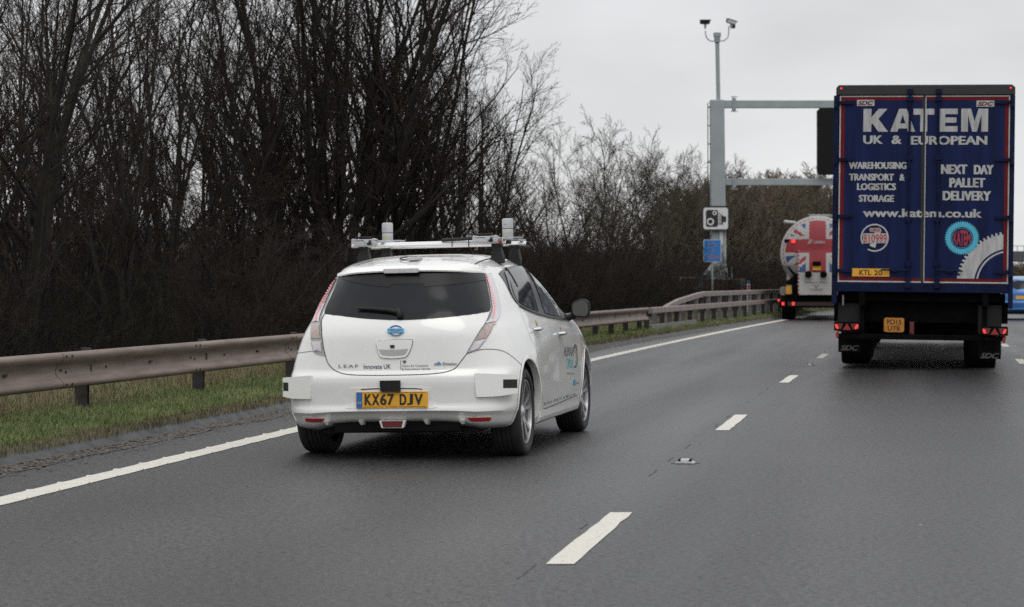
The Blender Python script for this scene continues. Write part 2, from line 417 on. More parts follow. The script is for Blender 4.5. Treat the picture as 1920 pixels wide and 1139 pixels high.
# road studs (cat's eyes)
def stud(y, label):
    t = thing('road_stud', label, 'road stud', (rx(-1.46, y), y, 0), (0, 0, -heading(y)), 'reflecting studs set in the lane line'); t.scale = (.55, .9, .85)
    b = MB(); b.prism([(-.13, .0), (.13, 0), (.085, .016), (-.085, .016)], -.08, .08); b.build('casting', M['silver'], t, bevel=.003)
    b = MB(); b.rbox(-.06, .06, -.055, .055, .0165, .032, .006); b.build('pad', mat('stud_pad', (.5, .5, .48), .6), t, bevel=.003)
    for s in (-1, 1):
        b = MB(); b.rbox(s * .07 - .018, s * .07 + .018, -.06, .06, .0165, .036, .006); b.build('reflector', M['black_plastic'], t, bevel=.002)
    b = MB(); b.add([(-.19, -.05, .0035), (-.1, -.13, .0035), (.11, -.13, .0035), (.2, -.02, .0035), (.11, .12, .0035), (-.12, .11, .0035)], [(0, 1, 2, 3, 4, 5)]); b.build('bedding', mat('bedding', (.085, .085, .083), .6, var=.3, vscale=20, bump=.4), t)
stud(15.65, 'reflecting road stud nearest the camera, between the first two white dashes')
stud(33.9, 'far reflecting road stud, between the third and fourth white dashes')

# ------------------------------------------------------------------ near steel barrier
def railc(y): return -7.4 + .0185 * min(max(y, 0), 100)
def sweep(prof, y0, y1, step, cf, zf=lambda y: 0., ends=True):
    """prof points (dx to the road side, z)"""
    Y = []; y = y0
    while y < y1: Y.append(y); y += step
    Y.append(y1); v = []; n = len(prof)
    for y in Y:
        for dx, z in prof: v.append((rx(cf(y), y) + dx, y, z + zf(y)))
    mb = MB(); mb.add(v, [(i * n + k, i * n + (k + 1) % n, (i + 1) * n + (k + 1) % n, (i + 1) * n + k) for i in range(len(Y) - 1) for k in range(n)] + ([list(range(n)), list(range(len(v) - 1, len(v) - n - 1, -1))] if ends else []))
    return mb
t = thing('steel_barrier', 'long corrugated steel crash barrier with brownish beam on short dark posts, along the near grass', 'crash barrier')
outer = [(-.02, .680), (.010, .688), (.045, .680), (.060, .660), (.060, .640), (.045, .612), (.010, .585), (-.006, .560), (-.010, .530), (-.006, .500), (.010, .478), (.045, .452), (.060, .425), (.060, .405), (.045, .388), (.010, .378), (-.02, .384)]
prof = outer + [(x - .006, z) for x, z in reversed(outer[1:-1])]
y = 2.6
seg = []
while y < 51:
    seg.append((y, min(y + 3.21, 51.9))); y += 3.2
for k, (a, b_) in enumerate(seg):
    off = .004 * (k % 2)
    mb = sweep([(x + off, z) for x, z in prof], a, b_ + .22, .8, railc, ends=False)
    mb.build('rail_beam', M['rail'], t, auto=50)
rnd = random.Random(8)
mb = MB(); mbs = MB()
for a, b_ in seg[3:12]:      # splice bolts, slots
    for yy, z, ln in ((a + .05, .655, .012), (a + .17, .655, .012), (a + .05, .415, .012), (a + .17, .415, .012), (a + .09, .535, .010), (a + .2, .515, .010), (a + 1.1, .53, .010), (a + 2.2, .535, .045)):
        x = rx(railc(yy), yy) + (.0645 if z in (.655, .415) else -.004)
        mb = MB(); mb.box(x - .01, x + .010, yy - ln, yy + ln, z - .009, z + .009); mb.build('bolt', M['post_dark'], t)
posts = []
y = 2.1
while y < 40: posts.append(y); y += 3.2 if y > 22 else 3.2
# measured posts near the left edge of the picture
posts = [3.8, 6.9, 10.0, 13.2, 16.3, 19.4, 22.4, 25.5, 28.6, 31.7, 34.6] + [36.5 + 1.9 * k for k in range(9)]
for yy in posts:
    b = MB(); x = rx(railc(yy), yy)
    b.box(x - .155, x - .045, yy - .055, yy - .047, .02, .62); b.box(x - .155, x - .045, yy + .047, yy + .055, .02, .62); b.box(x - .104, x - .096, yy - .047, yy + .047, .02, .62)
    b.box(x - .045, x - .008, yy - .055, yy + .055, .46, .60)
    b.box(x - .10, x - .03, yy - .05, yy + .05, .62, .705)
    b.build('post', M['post_dark'], t)

# ------------------------------------------------------------------ box-beam barrier (two rails) in front of the gantry
t = thing('box_beam_barrier', 'two-rail crash barrier with pinkish box beams and many posts, in front of the gantry', 'crash barrier')
box = lambda z0, z1, d=.10: [(0, z0), (d, z0 + .01), (d, z1 - .01), (0, z1)]
def c2(y): return railc(y) + .02
def pieces(z0, z1, y0, y1, zf, cf=c2, L_=4.8, m='rail2'):
    y = y0; k = 0
    while y < y1 - .1:
        e_ = min(y + L_ - .03, y1)
        sweep([(x - .002 * (k % 2), z) for x, z in box(z0, z1)], y, e_, 1.2, cf, zf).build('rail_beam', M[m], t, bevel=.008)
        y += L_; k += 1
pieces(.535, .685, 52.3, 140, lambda y: 0)
up = lambda y: -.33 + .33 * min(1, max(0, (y - 56) / 3.5)) ** .9 if y < 59.5 else 0
def upf(y):
    if y < 57.5: return -.34 + (y - 55.4) / 2.1 * .16
    if y < 62.2: return -.18 + (y - 57.5) / 4.7 * .18
    return 0.
pieces(.875, 1.025, 55.4, 140, upf, lambda y: railc(y) - .12)
sweep([(0, .13), (.07, .14), (.07, .26), (0, .27)], 52.4, 60, 1.2, c2).build('kerb_board', M['post_grey'], t)
yy = 52.6; k = 0
while yy < 120:
    x = rx(c2(yy), yy); b = MB(); h = .56 if yy < 56 else min(1.0, .9 + upf(yy))
    b.box(x - .15, x - .03, yy - .04, yy + .04, .02, h); b.build('post', M['post_grey'] if k % 2 else M['post_dark'], t); yy += 1.2; k += 1

# ------------------------------------------------------------------ gantry
GX, GY = 8.37, 90.0
t = thing('motorway_gantry', 'tall grey steel cantilever gantry leg with two horizontal arms', 'gantry', (GX, GY, 0))
def zz(py, Y=GY): return CAMH + (530 - py) * Y / F
b = MB(); lean = -.010
pts = lambda z: (lean * (z - 1.4) + .06)
b.add([(pts(z) + sx * w_, sy * .28, z) for z, w_ in ((1.45, .34), (2.0, .30), (8.72, .285)) for sx, sy in ((-1, -1), (1, -1), (1, 1), (-1, 1))],
      [(i * 4 + k, i * 4 + (k + 1) % 4, (i + 1) * 4 + (k + 1) % 4, (i + 1) * 4 + k) for i in range(2) for k in range(4)] + [(0, 1, 2, 3), (8, 9, 10, 11)])
b.build('column', M['galv'], t, bevel=.04)
b = MB(); b.box(-.48, .62, -.42, .42, 1.40, 1.46)
for k in range(6):
    x = -.40 + k * .19; b.add([(x, -.40, 1.46), (x + .03, -.40, 1.46), (x + .03, -.28, 1.46), (x, -.28, 1.46), (x, -.29, 1.9), (x + .03, -.29, 1.9)], [(0, 1, 5, 4), (0, 4, 3), (1, 2, 5), (0, 3, 2, 1), (3, 4, 5, 2)])
b.build('base_flange', M['galv'], t, bevel=.008)
for z0, z1 in ((zz(203), zz(189)), (zz(348), zz(335.5))):
    b = MB(); b.box(.26 + lean * 6, 10.6, -.14, .14, z0, z1); b.build('arm', M['galv'], t, bevel=.015)
    b = MB(); b.box(.62, .68, -.2, .2, z0 - .13, z1 + .12); b.box(.69, .75, -.2, .2, z0 - .10, z1 + .09)
    for s in (-.1, .1): b.tube([(.55, -.16, (z0 + z1) / 2 + s * 3), (.82, -.16, (z0 + z1) / 2 + s * 3)], .022, 6)
    b.build('flange', M['galv'], t, bevel=.005)
b = MB(); x0 = -.07
b.tube([(x0 + .12, 0, 8.7), (x0 + .075, 0, zz(78))], .085, 12); b.build('mast', M['galv'], t, auto=40)
b = MB(); b.lathe([(.0, zz(62)), (.155, zz(62)), (.155, zz(69)), (.13, zz(69.5)), (.13, zz(78)), (.07, zz(82)), (0, zz(82))], 'z', (.0, 0, 0), 16); b.build('mast_head', M['galv'], t, auto=40)
b = MB(); b.tube([(-.39, -.1, 8.6), (-.385, -.1, 3.6), (-.33, -.1, 1.6)], .018, 6)
for k in range(9): b.box(-.40, -.26, -.12, -.08, 8.4 - k * .75, 8.44 - k * .75)
b.build('cable', M['post_dark'], t)
b = MB()
z0 = zz(78)
b.tube([(.0, -.14, z0 - .02), (.28, -.14, z0 + .02), (.42, -.14, z0 + .14), (.46, -.14, z0 + .34), (.46, -.14, zz(50))], .024, 8)
b.tube([(.0, -.14, z0 - .02), (-.30, -.14, z0 + .0), (-.44, -.14, z0 + .12), (-.49, -.14, z0 + .30), (-.49, -.14, zz(59))], .024, 8)
b.build('camera_bracket', M['galv'], t, auto=50)
b = MB(); b.box(.29, .33, -.29, -.281, 1.9, 3.4)
b.build('conduit', M['trailer_white'], t)
b = MB(); b.box(.07, .20, -.33, -.29, 2.75, 3.4); b.build('number_panel', mat('num_panel', (.6, .6, .6), .6), t)
# plinth
t2 = thing('gantry_plinth', 'dark brick plinth with pale concrete end piers under the gantry leg', 'plinth', (GX, GY, 0))
b = MB(); b.box(-.62, .82, -.9, .9, .0, 1.395)
b.build('plinth_block', mat('dark_brick', (.045, .028, .022), .9, var=.3, vscale=6, bump=.3), t2, bevel=.02)
for x in (-.86, .84):
    b = MB(); b.box(x, x + .22, -1.0, 1.0, .0, 1.43 if x > 0 else 1.62); b.build('pier', M['concrete'], t2, bevel=.02)
b = MB(); b.add([(-.68, -.98, 1.60), (-.58, -.98, 1.55), (-.02, -.6, 2.12), (-.12, -.6, 2.22), (-.68, -.90, 1.60), (-.58, -.90, 1.55), (-.02, -.52, 2.12), (-.12, -.52, 2.22)], [(0, 1, 2, 3), (4, 7, 6, 5), (0, 4, 5, 1), (1, 5, 6, 2), (2, 6, 7, 3), (3, 7, 4, 0)])
b.build('handrail', M['galv'], t2)
b = MB()
for z in (1.45, 1.05, .7): b.box(-2.3, -.86, -.95, -.90, z, z + .05)
for x in (-2.3, -1.6): b.box(x, x + .05, -.96, -.90, .0, 1.5)
b.build('railing', M['galv'], t2)

# cameras on the mast
def cctv(x, z, label, m, yaw, tilt, w_=.2, bracket=True):
    t = thing('surveillance_camera', label, 'camera', (GX + x, GY - .14, z), (0, 0, yaw))
    b = MB(); b.rbox(-w_, w_, -.10, .10, -.06, .08, .03); b.prism([(-w_ - .04, .085), (w_ + .05, .085), (w_ + .02, .11), (-w_ - .02, .11)], -.13, .13)
    b.build('housing', m, t, rot=(0, tilt, 0), bevel=.008)
    b = MB(); b.tube([(0, 0, -.05), (0, 0, -.26)], .032, 8); b.box(-.05, .05, -.05, .05, -.18, -.08); b.build('pan_unit', M['galv'], t, auto=40)
    b = MB(); b.lathe([(0, -w_ - .03), (.05, -w_ - .03), (.055, -w_ + .02)], 'x', (0, 0, .01), 12); b.build('lens', M['ink'], t, rot=(0, tilt, 0))
    return t
cctv(-.50, zz(43.5), 'black boxy camera on the left arm of the mast bracket', M['matt_black'], 0, 0, .19)
t3 = cctv(.56, zz(43), 'pale tilted camera on the right arm of the mast bracket', M['trailer_white'], .15, .28, .19)
b = MB(); b.box(-.05, .07, -.06, .06, -.24, -.08); b.build('lamp', M['ink'], t3, loc=(.09, 0, 0))

# message sign hung behind the arms
t = thing('matrix_sign', 'dark back of an electronic message sign hung from the gantry arms beside the trailer', 'message sign', (GX, GY - .25, 0))
zt, zb, xl = zz(204), zz(329), (1530 - 960) * GY / F - GX
b = MB(); b.rbox(xl, xl + 4.2, -.25, .09, zb, zt, .12); b.build('cabinet', mat('sign_back', (.006, .006, .0065), .7, spec=.2), t, bevel=.02)
for x in (xl + .25, xl + .8, xl + 3.5):
    b = MB(); b.box(x, x + .12, -.1, .08, zt, zz(203) - .002); b.build('hanger', M['galv'], t)
    b = MB(); b.box(x, x + .12, -.1, .08, zz(335) + .002, zb); b.build('hanger', M['galv'], t)

# speed camera sign
t = thing('speed_camera_sign', 'white square road sign with black camera symbol on the gantry leg', 'road sign', (GX - .05, GY - .48, 0))
YS = GY - .48
def sx(px): return (px - 960) * YS / F - (GX - .05)
def sz(py): return CAMH + (530 - py) * YS / F
b = MB(); b.rbox(sx(1315.5), sx(1368.5), 0, .03, sz(433.5), sz(386.5), .07); b.build('border', M['ink'], t)
b = MB(); b.rbox(sx(1319), sx(1365), -.006, -.001, sz(430.3), sz(389.8), .06); b.build('face', mat('sign_white', (.62, .62, .63), .5), t)
b = MB()
b.rbox(sx(1323.5), sx(1346.5), -.009, -.007, sz(426), sz(394), .06)
b.box(sx(1356), sx(1361.5), -.009, -.007, sz(417), sz(406)); b.box(sx(1353.5), sx(1356), -.009, -.007, sz(419), sz(404))
for a, y0, y1 in ((1348, 422, 398), (1350.4, 420.5, 400), (1352.4, 421, 402)): b.box(sx(a), sx(a + 1.1), -.009, -.007, sz(y0), sz(y1))
b.box(sx(1348), sx(1356), -.009, -.007, sz(421.6), sz(419.8))
b.build('symbol', M['ink'], t)
b = MB()
for cx, cy, r0, r1 in ((1332, 416, 4.2, 6.8), (1340, 399.6, 2.0, 4.0)): ring_xz(b, sx(cx), sz(cy), r0 * YS / F, r1 * YS / F, -.0105, 0, 28)
b.build('symbol_rings', mat('sign_white2', (.62, .62, .63), .5), t)
b = MB()
for z in (3.6, 4.2): b.box(-.15, .35, .03, .19, z, z + .06)
b.build('clamp', M['galv'], t)

# blue marker sign on its own post
YB = 83.0
t = thing('location_sign', 'small blue location sign with orange lettering on a thin post behind the barrier', 'road sign', ((1336 - 960) * YB / F, YB, 0))
def bx_(px): return (px - 1336) * YB / F
def bz(py): return CAMH + (530 - py) * YB / F
b = MB(); b.rbox(bx_(1318.8), bx_(1352.4), 0, .02, bz(491.5), bz(449.5), .03); b.build('border', mat('sb', (.45, .5, .55), .5), t)
b = MB(); b.rbox(bx_(1320), bx_(1351.2), -.005, -.001, bz(490.3), bz(450.6), .025); b.build('face', mat('sign_blue', (.02, .17, .48), .5), t)
b = MB()
text_xz(b, 'M1', bx_(1329.5), bx_(1342.5), bz(463), bz(456), -.006, bold=.01)
text_xz(b, 'A', bx_(1333), bx_(1339.5), bz(474), bz(467), -.006, bold=.01)
text_xz(b, '222.6', bx_(1325), bx_(1348.5), bz(485.5), bz(478), -.006, bold=.01)
b.build('lettering', mat('orange_ink', (.36, .13, .07), .6), t)
b = MB(); b.tube([(0, .05, .1), (0, .05, bz(452))], .035, 10); b.build('post', M['galv'], t)

# red and white marker post
YM = 78
t = thing('marker_post', 'small white marker post with red reflector standing behind the two-rail barrier', 'marker post', ((1403.5 - 960) * YM / F, YM, .1))
b = MB(); b.rbox(-.055, .055, -.03, .03, 0, 1.24, .02); b.build('post', M['trailer_white'], t, bevel=.01)
b = MB(); b.box(-.04, .04, -.035, -.031, .93, 1.1); b.build('reflector', mat('refl_red', (.25, .02, .03), .4), t)
b = MB(); b.box(-.057, .057, -.034, .034, 1.13, 1.25); b.build('cap', mat('cap_blue', (.03, .06, .12), .5), t)

# ------------------------------------------------------------------ overbridge
t = thing('road_bridge', 'distant grey concrete road bridge with parapet railing behind the blue car', 'bridge', (0, 400, 0))
def qz(py): return CAMH + (530 - py) * 400 / F
b = MB(); b.box(82, 190, -5, 5, qz(491), qz(472)); b.build('deck', M['concrete'], t, bevel=.1)
b = MB()
b.box(82, 190, -5.2, -5.05, qz(463), qz(461.8))
for k in range(90): b.box(82 + k * 1.2, 82.12 + k * 1.2, -5.2, -5.05, qz(472), qz(463))
b.build('parapet', M['galv'], t)
for x in (83, 150): b = MB(); b.box(x, x + 1.2, -4, 4, 0, qz(491)); b.build('pier', M['concrete'], t)
# ------------------------------------------------------------------ cars
def cr(xs, ys_, x):
    """smooth (monotone-ish cubic) interpolation"""
    xs = list(xs); n = len(xs)
    if x <= xs[0]: return ys_[0]
    if x >= xs[-1]: return ys_[-1]
    i = max(k for k in range(n) if xs[k] <= x); i = min(i, n - 2)
    h = xs[i + 1] - xs[i]; t = (x - xs[i]) / h
    def sl(k):
        if k == 0: return (ys_[1] - ys_[0]) / (xs[1] - xs[0])
        if k == n - 1: return (ys_[-1] - ys_[-2]) / (xs[-1] - xs[-2])
        a = (ys_[k] - ys_[k - 1]) / (xs[k] - xs[k - 1]); b = (ys_[k + 1] - ys_[k]) / (xs[k + 1] - xs[k])
        return 0 if a * b <= 0 else 2 * a * b / (a + b)
    m0, m1 = sl(i) * h, sl(i + 1) * h
    return (2 * t**3 - 3 * t**2 + 1) * ys_[i] + (t**3 - 2 * t**2 + t) * m0 + (-2 * t**3 + 3 * t**2) * ys_[i + 1] + (t**3 - t**2) * m1

VC = [-.35, .4, 1.3, 2.3, 3.2]
# z, rear v, front v, corner length, half widths at VC
LV = [
 (.215, -.60, 3.45, .40, (.78, .82, .83, .82, .76)),
 (.250, -.705, 3.58, .42, (.805, .85, .855, .85, .80)),
 (.325, -.762, 3.64, .45, (.835, .865, .868, .868, .83)),
 (.347, -.786, 3.65, .46, (.845, .870, .870, .87, .835)),
 (.365, -.785, 3.65, .46, (.848, .873, .872, .873, .84)),
 (.400, -.774, 3.655, .47, (.852, .88, .875, .88, .842)),
 (.450, -.776, 3.66, .48, (.855, .885, .878, .885, .845)),
 (.560, -.785, 3.65, .50, (.855, .885, .872, .885, .84)),
 (.605, -.782, 3.63, .50, (.850, .883, .870, .883, .83)),
 (.628, -.766, 3.62, .50, (.849, .882, .870, .882, .83)),
 (.650, -.748, 3.61, .50, (.845, .880, .870, .880, .82)),
 (.740, -.742, 3.54, .50, (.822, .872, .872, .875, .80)),
 (.820, -.738, 3.40, .50, (.795, .855, .868, .868, .76)),
 (.890, -.732, 3.15, .48, (.765, .835, .858, .850, .70)),
 (.950, -.715, 2.95, .46, (.735, .81, .840, .82, .64)),
 (1.000, -.690, 2.72, .44, (.705, .785, .812, .78, .58)),
 (1.060, -.650, 2.55, .42, (.675, .755, .780, .745, .5)),
 (1.140, -.590, 2.36, .40, (.635, .722, .748, .70, .4)),
 (1.220, -.535, 2.18, .38, (.590, .688, .715, .64, .4)),
 (1.300, -.480, 1.98, .36, (.540, .648, .675, .55, .4)),
 (1.355, -.445, 1.83, .34, (.500, .612, .640, .48, .4)),
 (1.380, -.430, 1.76, .34, (.480, .592, .622, .45, .4)),
 (1.420, -.250, 1.62, .36, (.440, .545, .580, .42, .4)),
 (1.450, -.060, 1.50, .40, (.38, .49, .53, .4, .3)),
 (1.475, .15, 1.38, .42, (.30, .42, .46, .35, .3)),
 (1.492, .40, 1.22, .38, (.2, .32, .36, .3, .3)),
 (1.500, .62, 1.06, .20, (.12, .20, .22, .2, .2)),
]
def ring(z, L_=LV):
    zs = [l[0] for l in L_]
    vr = cr(zs, [l[1] for l in L_], z); vf = cr(zs, [l[2] for l in L_], z); Lr = cr(zs, [l[3] for l in L_], z)
    Wc = [cr(zs, [l[4][k] for l in L_], z) for k in range(5)]
    Lf = min(.75, (vf - vr) * .4); pts = []
    Wf = lambda v: cr(VC, Wc, v)
    p = 2.7; pf = 2.3
    for k in range(17):                       # rear end to corner
        t = (k / 16) * math.pi / 2
        r = math.sin(t) ** (2 / p); d = Lr * (1 - math.cos(t) ** (2 / p))
        v = vr + d; pts.append((Wf(max(v, -.35)) * r, v))
    for k in range(1, 40):
        v = vr + Lr + (vf - Lf - vr - Lr) * k / 40; pts.append((Wf(v), v))
    for k in range(17):
        t = (k / 16) * math.pi / 2
        r = math.cos(t) ** (2 / pf); d = Lf * (1 - math.sin(t) ** (2 / pf)); v = vf - d
        pts.append((Wf(v) * r, v))
    return pts
def body_mesh(levels=None):
    zs = []
    for a, b_ in zip(LV, LV[1:]):
        n = max(1, round((b_[0] - a[0]) / .016)); zs += [a[0] + (b_[0] - a[0]) * i / n for i in range(n)]
    zs.append(LV[-1][0])
    vs = []; n2 = None
    for z in zs:
        h = ring(z); full = [(u, v) for u, v in h] + [(-u, v) for u, v in h[-2:0:-1]]; n2 = len(full)
        for u, v in full:
            dz = 0
            if z < .4:
                k = (.4 - z) / .185
                if v < -.2: dz += .055 * k * max(0, 1 - (abs(u) / .60) ** 4)       # bumper rises in the middle
                if .45 < v < 2.3: dz -= .015 * k
            if z > 1.35:                                                            # roof: fore-aft and cross camber
                pass
            vs.append((u, v, z + dz))
    fs = [(i * n2 + k, i * n2 + (k + 1) % n2, (i + 1) * n2 + (k + 1) % n2, (i + 1) * n2 + k) for i in range(len(zs) - 1) for k in range(n2)]
    fs.append(list(range(n2))[::-1]); fs.append([(len(zs) - 1) * n2 + k for k in range(n2)])
    return vs, fs

TILT = R(-1.25)     # the road falls to the left there and the car leans with it
HD = .192
car = thing('hatchback_car', 'white five-door hatchback with roof sensors and yellow number plate, driving in the left lane', 'car', (-.710, 16.512, 0))
CM = Matrix.Translation((-.710, 16.512, 0)) @ Matrix.Rotation(-HD, 4, 'Z') @ Matrix.Rotation(TILT, 4, 'Y')
car.matrix_world = CM; car.location = (-.710, 16.512, 0); car.rotation_euler = CM.to_euler()
CI = CM.inverted()
EYE = CI @ Vector((0, 0, CAMH))
bvs, bfs = body_mesh()
BV = BVHTree.FromPolygons([Vector(v) for v in bvs], bfs)
def ray(px, py):
    d = CI.to_3x3() @ Vector(((px - 960) / F, 1, (530 - py) / F)).normalized()
    return BV.ray_cast(EYE, d)
def surf(px, py, off=.003):
    h = ray(px, py)
    if h[0] is None:
        d = CI.to_3x3() @ Vector(((px - 960) / F, 1, (530 - py) / F)).normalized()
        best = None
        for k in range(60):
            q = EYE + d * (14.5 + k * .1); n = BV.find_nearest(q)
            if best is None or n[3] < best[3]: best = n
        h = best
    n = h[1]
    if n.dot(EYE - h[0]) < 0: n = -n
    return h[0] + n * off, n

def smooth_poly(pts, n=4, closed=True):
    """Catmull-Rom through the points; a point given as a 3-tuple is a hard corner"""
    o = []; m = len(pts)
    P = [Vector(p[:2]) for p in pts]; hard = [len(p) > 2 for p in pts]
    for i in range(m if closed else m - 1):
        p1, p2 = P[i], P[(i + 1) % m]
        p0 = P[(i - 1) % m] if (closed or i > 0) and not hard[i] else p1
        p3 = P[(i + 2) % m] if (closed or i + 2 < m) and not hard[(i + 1) % m] else p2
        for k in range(n):
            t = k / n
            o.append(.5 * (2 * p1 + (p2 - p0) * t + (2 * p0 - 5 * p1 + 4 * p2 - p3) * t * t + (3 * p1 - p0 - 3 * p2 + p3) * t**3))
    if not closed: o.append(P[-1])
    return [(v.x, v.y) for v in o]

def inpoly(x, y, poly):
    c = False; j = len(poly) - 1
    for i in range(len(poly)):
        if (poly[i][1] > y) != (poly[j][1] > y) and x < (poly[j][0] - poly[i][0]) * (y - poly[i][1]) / (poly[j][1] - poly[i][1]) + poly[i][0]: c = not c
        j = i
    return c
def patch(name, outline, m, parent=None, off=.004, step=7., thick=None, mirror=False, sm=3, skirt=True, fn=surf):
    deep = -.006 if fn is surf else -.05
    """a panel following the body, traced on the surface, with a rim closing down to it"""
    pts = smooth_poly(outline, sm) if sm else [p[:2] for p in outline]
    xs = [p[0] for p in pts]; yv = [p[1] for p in pts]; inner = []
    y = min(yv) + step / 2
    while y < max(yv):
        x = min(xs) + step / 2
        while x < max(xs):
            if inpoly(x, y, pts) and min((x - a) ** 2 + (y - b_) ** 2 for a, b_ in pts) > (step * .35) ** 2: inner.append((x, y))
            x += step
        y += step
    n = len(pts)
    co, _, fc, _, _, _ = delaunay_2d_cdt([Vector(p) for p in pts] + [Vector(p) for p in inner], [(i, (i + 1) % n) for i in range(n)], [list(range(n))], 1, 1e-4)
    top = [fn(c.x, c.y, off)[0] for c in co]
    vs = list(top); fs = [list(f) for f in fc]
    if skirt:
        base = len(vs); vs += [(fn(p[0], p[1], off)[0] + (fn(p[0], p[1], off)[1] * (deep - off)) if fn is not surf else fn(p[0], p[1], deep)[0]) for p in pts]
        # find outline indices in the cdt output
        idx = []
        for p in pts:
            idx.append(min(range(len(co)), key=lambda k: (co[k].x - p[0]) ** 2 + (co[k].y - p[1]) ** 2))
        fs += [[idx[i], idx[(i + 1) % n], base + (i + 1) % n, base + i] for i in range(n) if idx[i] != idx[(i + 1) % n]]
    if mirror: vs = [Vector((-v.x, v.y, v.z)) for v in vs]
    mb = MB(); mb.add(vs, fs)
    return mb.build(name, m, parent, auto=30)
def plane_fn(px, py, n=None, base=0.):
    """a flat plate standing on the body at that point"""
    p0, n0 = surf(px, py, 0)
    n0 = Vector(n).normalized() if n else n0
    def fn(x, y, off):
        d = (CI.to_3x3() @ Vector(((x - 960) / F, 1, (530 - y) / F))).normalized()
        t = (p0 + n0 * (base + off) - EYE).dot(n0) / d.dot(n0)
        return EYE + d * t, n0
    return fn
def stroke(mb, line, wd=.006, off=.0035, mi=0, sm=4, mirror=False, fn=surf):
    pts = smooth_poly(line, sm, closed=False); P = [fn(x, y, off) for x, y in pts]; vs = []
    for i, (p, n) in enumerate(P):
        t = (P[min(i + 1, len(P) - 1)][0] - P[max(i - 1, 0)][0]); s = t.cross(n)
        if s.length == 0: s = Vector((1, 0, 0))
        s.normalize(); vs += [p - s * wd / 2, p + s * wd / 2]
    if mirror: vs = [Vector((-v.x, v.y, v.z)) for v in vs]
    mb.add(vs, [(2 * i, 2 * i + 1, 2 * i + 3, 2 * i + 2) for i in range(len(P) - 1)], mi)
def decal(mb, string, x0, x1, y0, y1, mi=0, bold=0., shear=0., slope=0., off=.003, spacing=1., fn=None):
    fn = fn or surf
    """lettering on the body; y0 top, y1 bottom in frame pixels"""
    v, f = text2d(string, bold, shear, spacing=spacing)
    mb.add([fn(x0 + a * (x1 - x0), y1 - b_ * (y1 - y0) + slope * (a * (x1 - x0)), off)[0] for a, b_ in v], f, mi)

def add_body(parent, name, paint_m):
    me = bpy.data.meshes.new(name); me.from_pydata(bvs, [], bfs); me.update()
    me.materials.append(paint_m); me.materials.append(M['matt_black'])
    for p in me.polygons: p.use_smooth = True
    o = link(name, me, parent)
    cut = MB()
    for s in (-1, 1):
        for v0 in (0, 2.70):
            cut.lathe([(0, 0), (.372, 0), (.372, .5), (0, .5)], 'x', (0, 0, 0), 96)
            k = len(cut.v) - 4 * 96
            cut.v[k:] = [(s * (x + .60) if s > 0 else -(x + .60), y + v0, z + .325) for x, y, z in cut.v[k:]]
    co = cut.build('cut', M['matt_black'], parent)
    co.data.materials.clear(); co.data.materials.append(paint_m); co.data.materials.append(M['matt_black'])
    for p in co.data.polygons: p.material_index = 1
    bo = o.modifiers.new('b', 'BOOLEAN'); bo.operation = 'DIFFERENCE'; bo.object = co; bo.solver = 'EXACT'
    dg = bpy.context.evaluated_depsgraph_get(); dg.update()
    new = bpy.data.meshes.new_from_object(o.evaluated_get(dg))
    o.modifiers.clear(); o.data = new; bpy.data.objects.remove(co)
    bm = bmesh.new(); bm.from_mesh(new); bmesh.ops.remove_doubles(bm, verts=bm.verts, dist=1e-4)
    for e in bm.edges:
        e.smooth = not (len(e.link_faces) == 2 and (e.calc_face_angle(0) > R(32)))
    bm.to_mesh(new); bm.free()
    return o
add_body(car, 'body', M['white_paint'])

# arch lips
def arch_lip(parent, m):
    for s in (-1, 1):
        for v0 in (0, 2.7):
            mb = MB(); vs = []; K = 72
            for k in range(K + 1):
                a = R(-14) + R(208) * k / K
                for r_, o_ in ((.3685, .006), (.384, .011), (.398, .003)):
                    v = v0 + r_ * math.cos(a); z = .325 + r_ * math.sin(a)
                    h = BV.ray_cast(Vector((s * 2, v, z)), Vector((-s, 0, 0)))
                    u = h[0].x + s * o_ if h[0] else s * .85
                    vs.append((u, v, z))
                vs.append((vs[-3][0] - s * .05, v0 + .3665 * math.cos(a), .325 + .3665 * math.sin(a)))
            fs = []
            for k in range(K):
                b0, b1 = 4 * k, 4 * k + 4
                fs += [(b0, b0 + 1, b1 + 1, b1), (b0 + 1, b0 + 2, b1 + 2, b1 + 1), (b0 + 3, b0, b1, b1 + 3)]
            mb.add(vs, fs); mb.build('wheel_arch', m, parent, auto=50)
arch_lip(car, M['white_paint'])

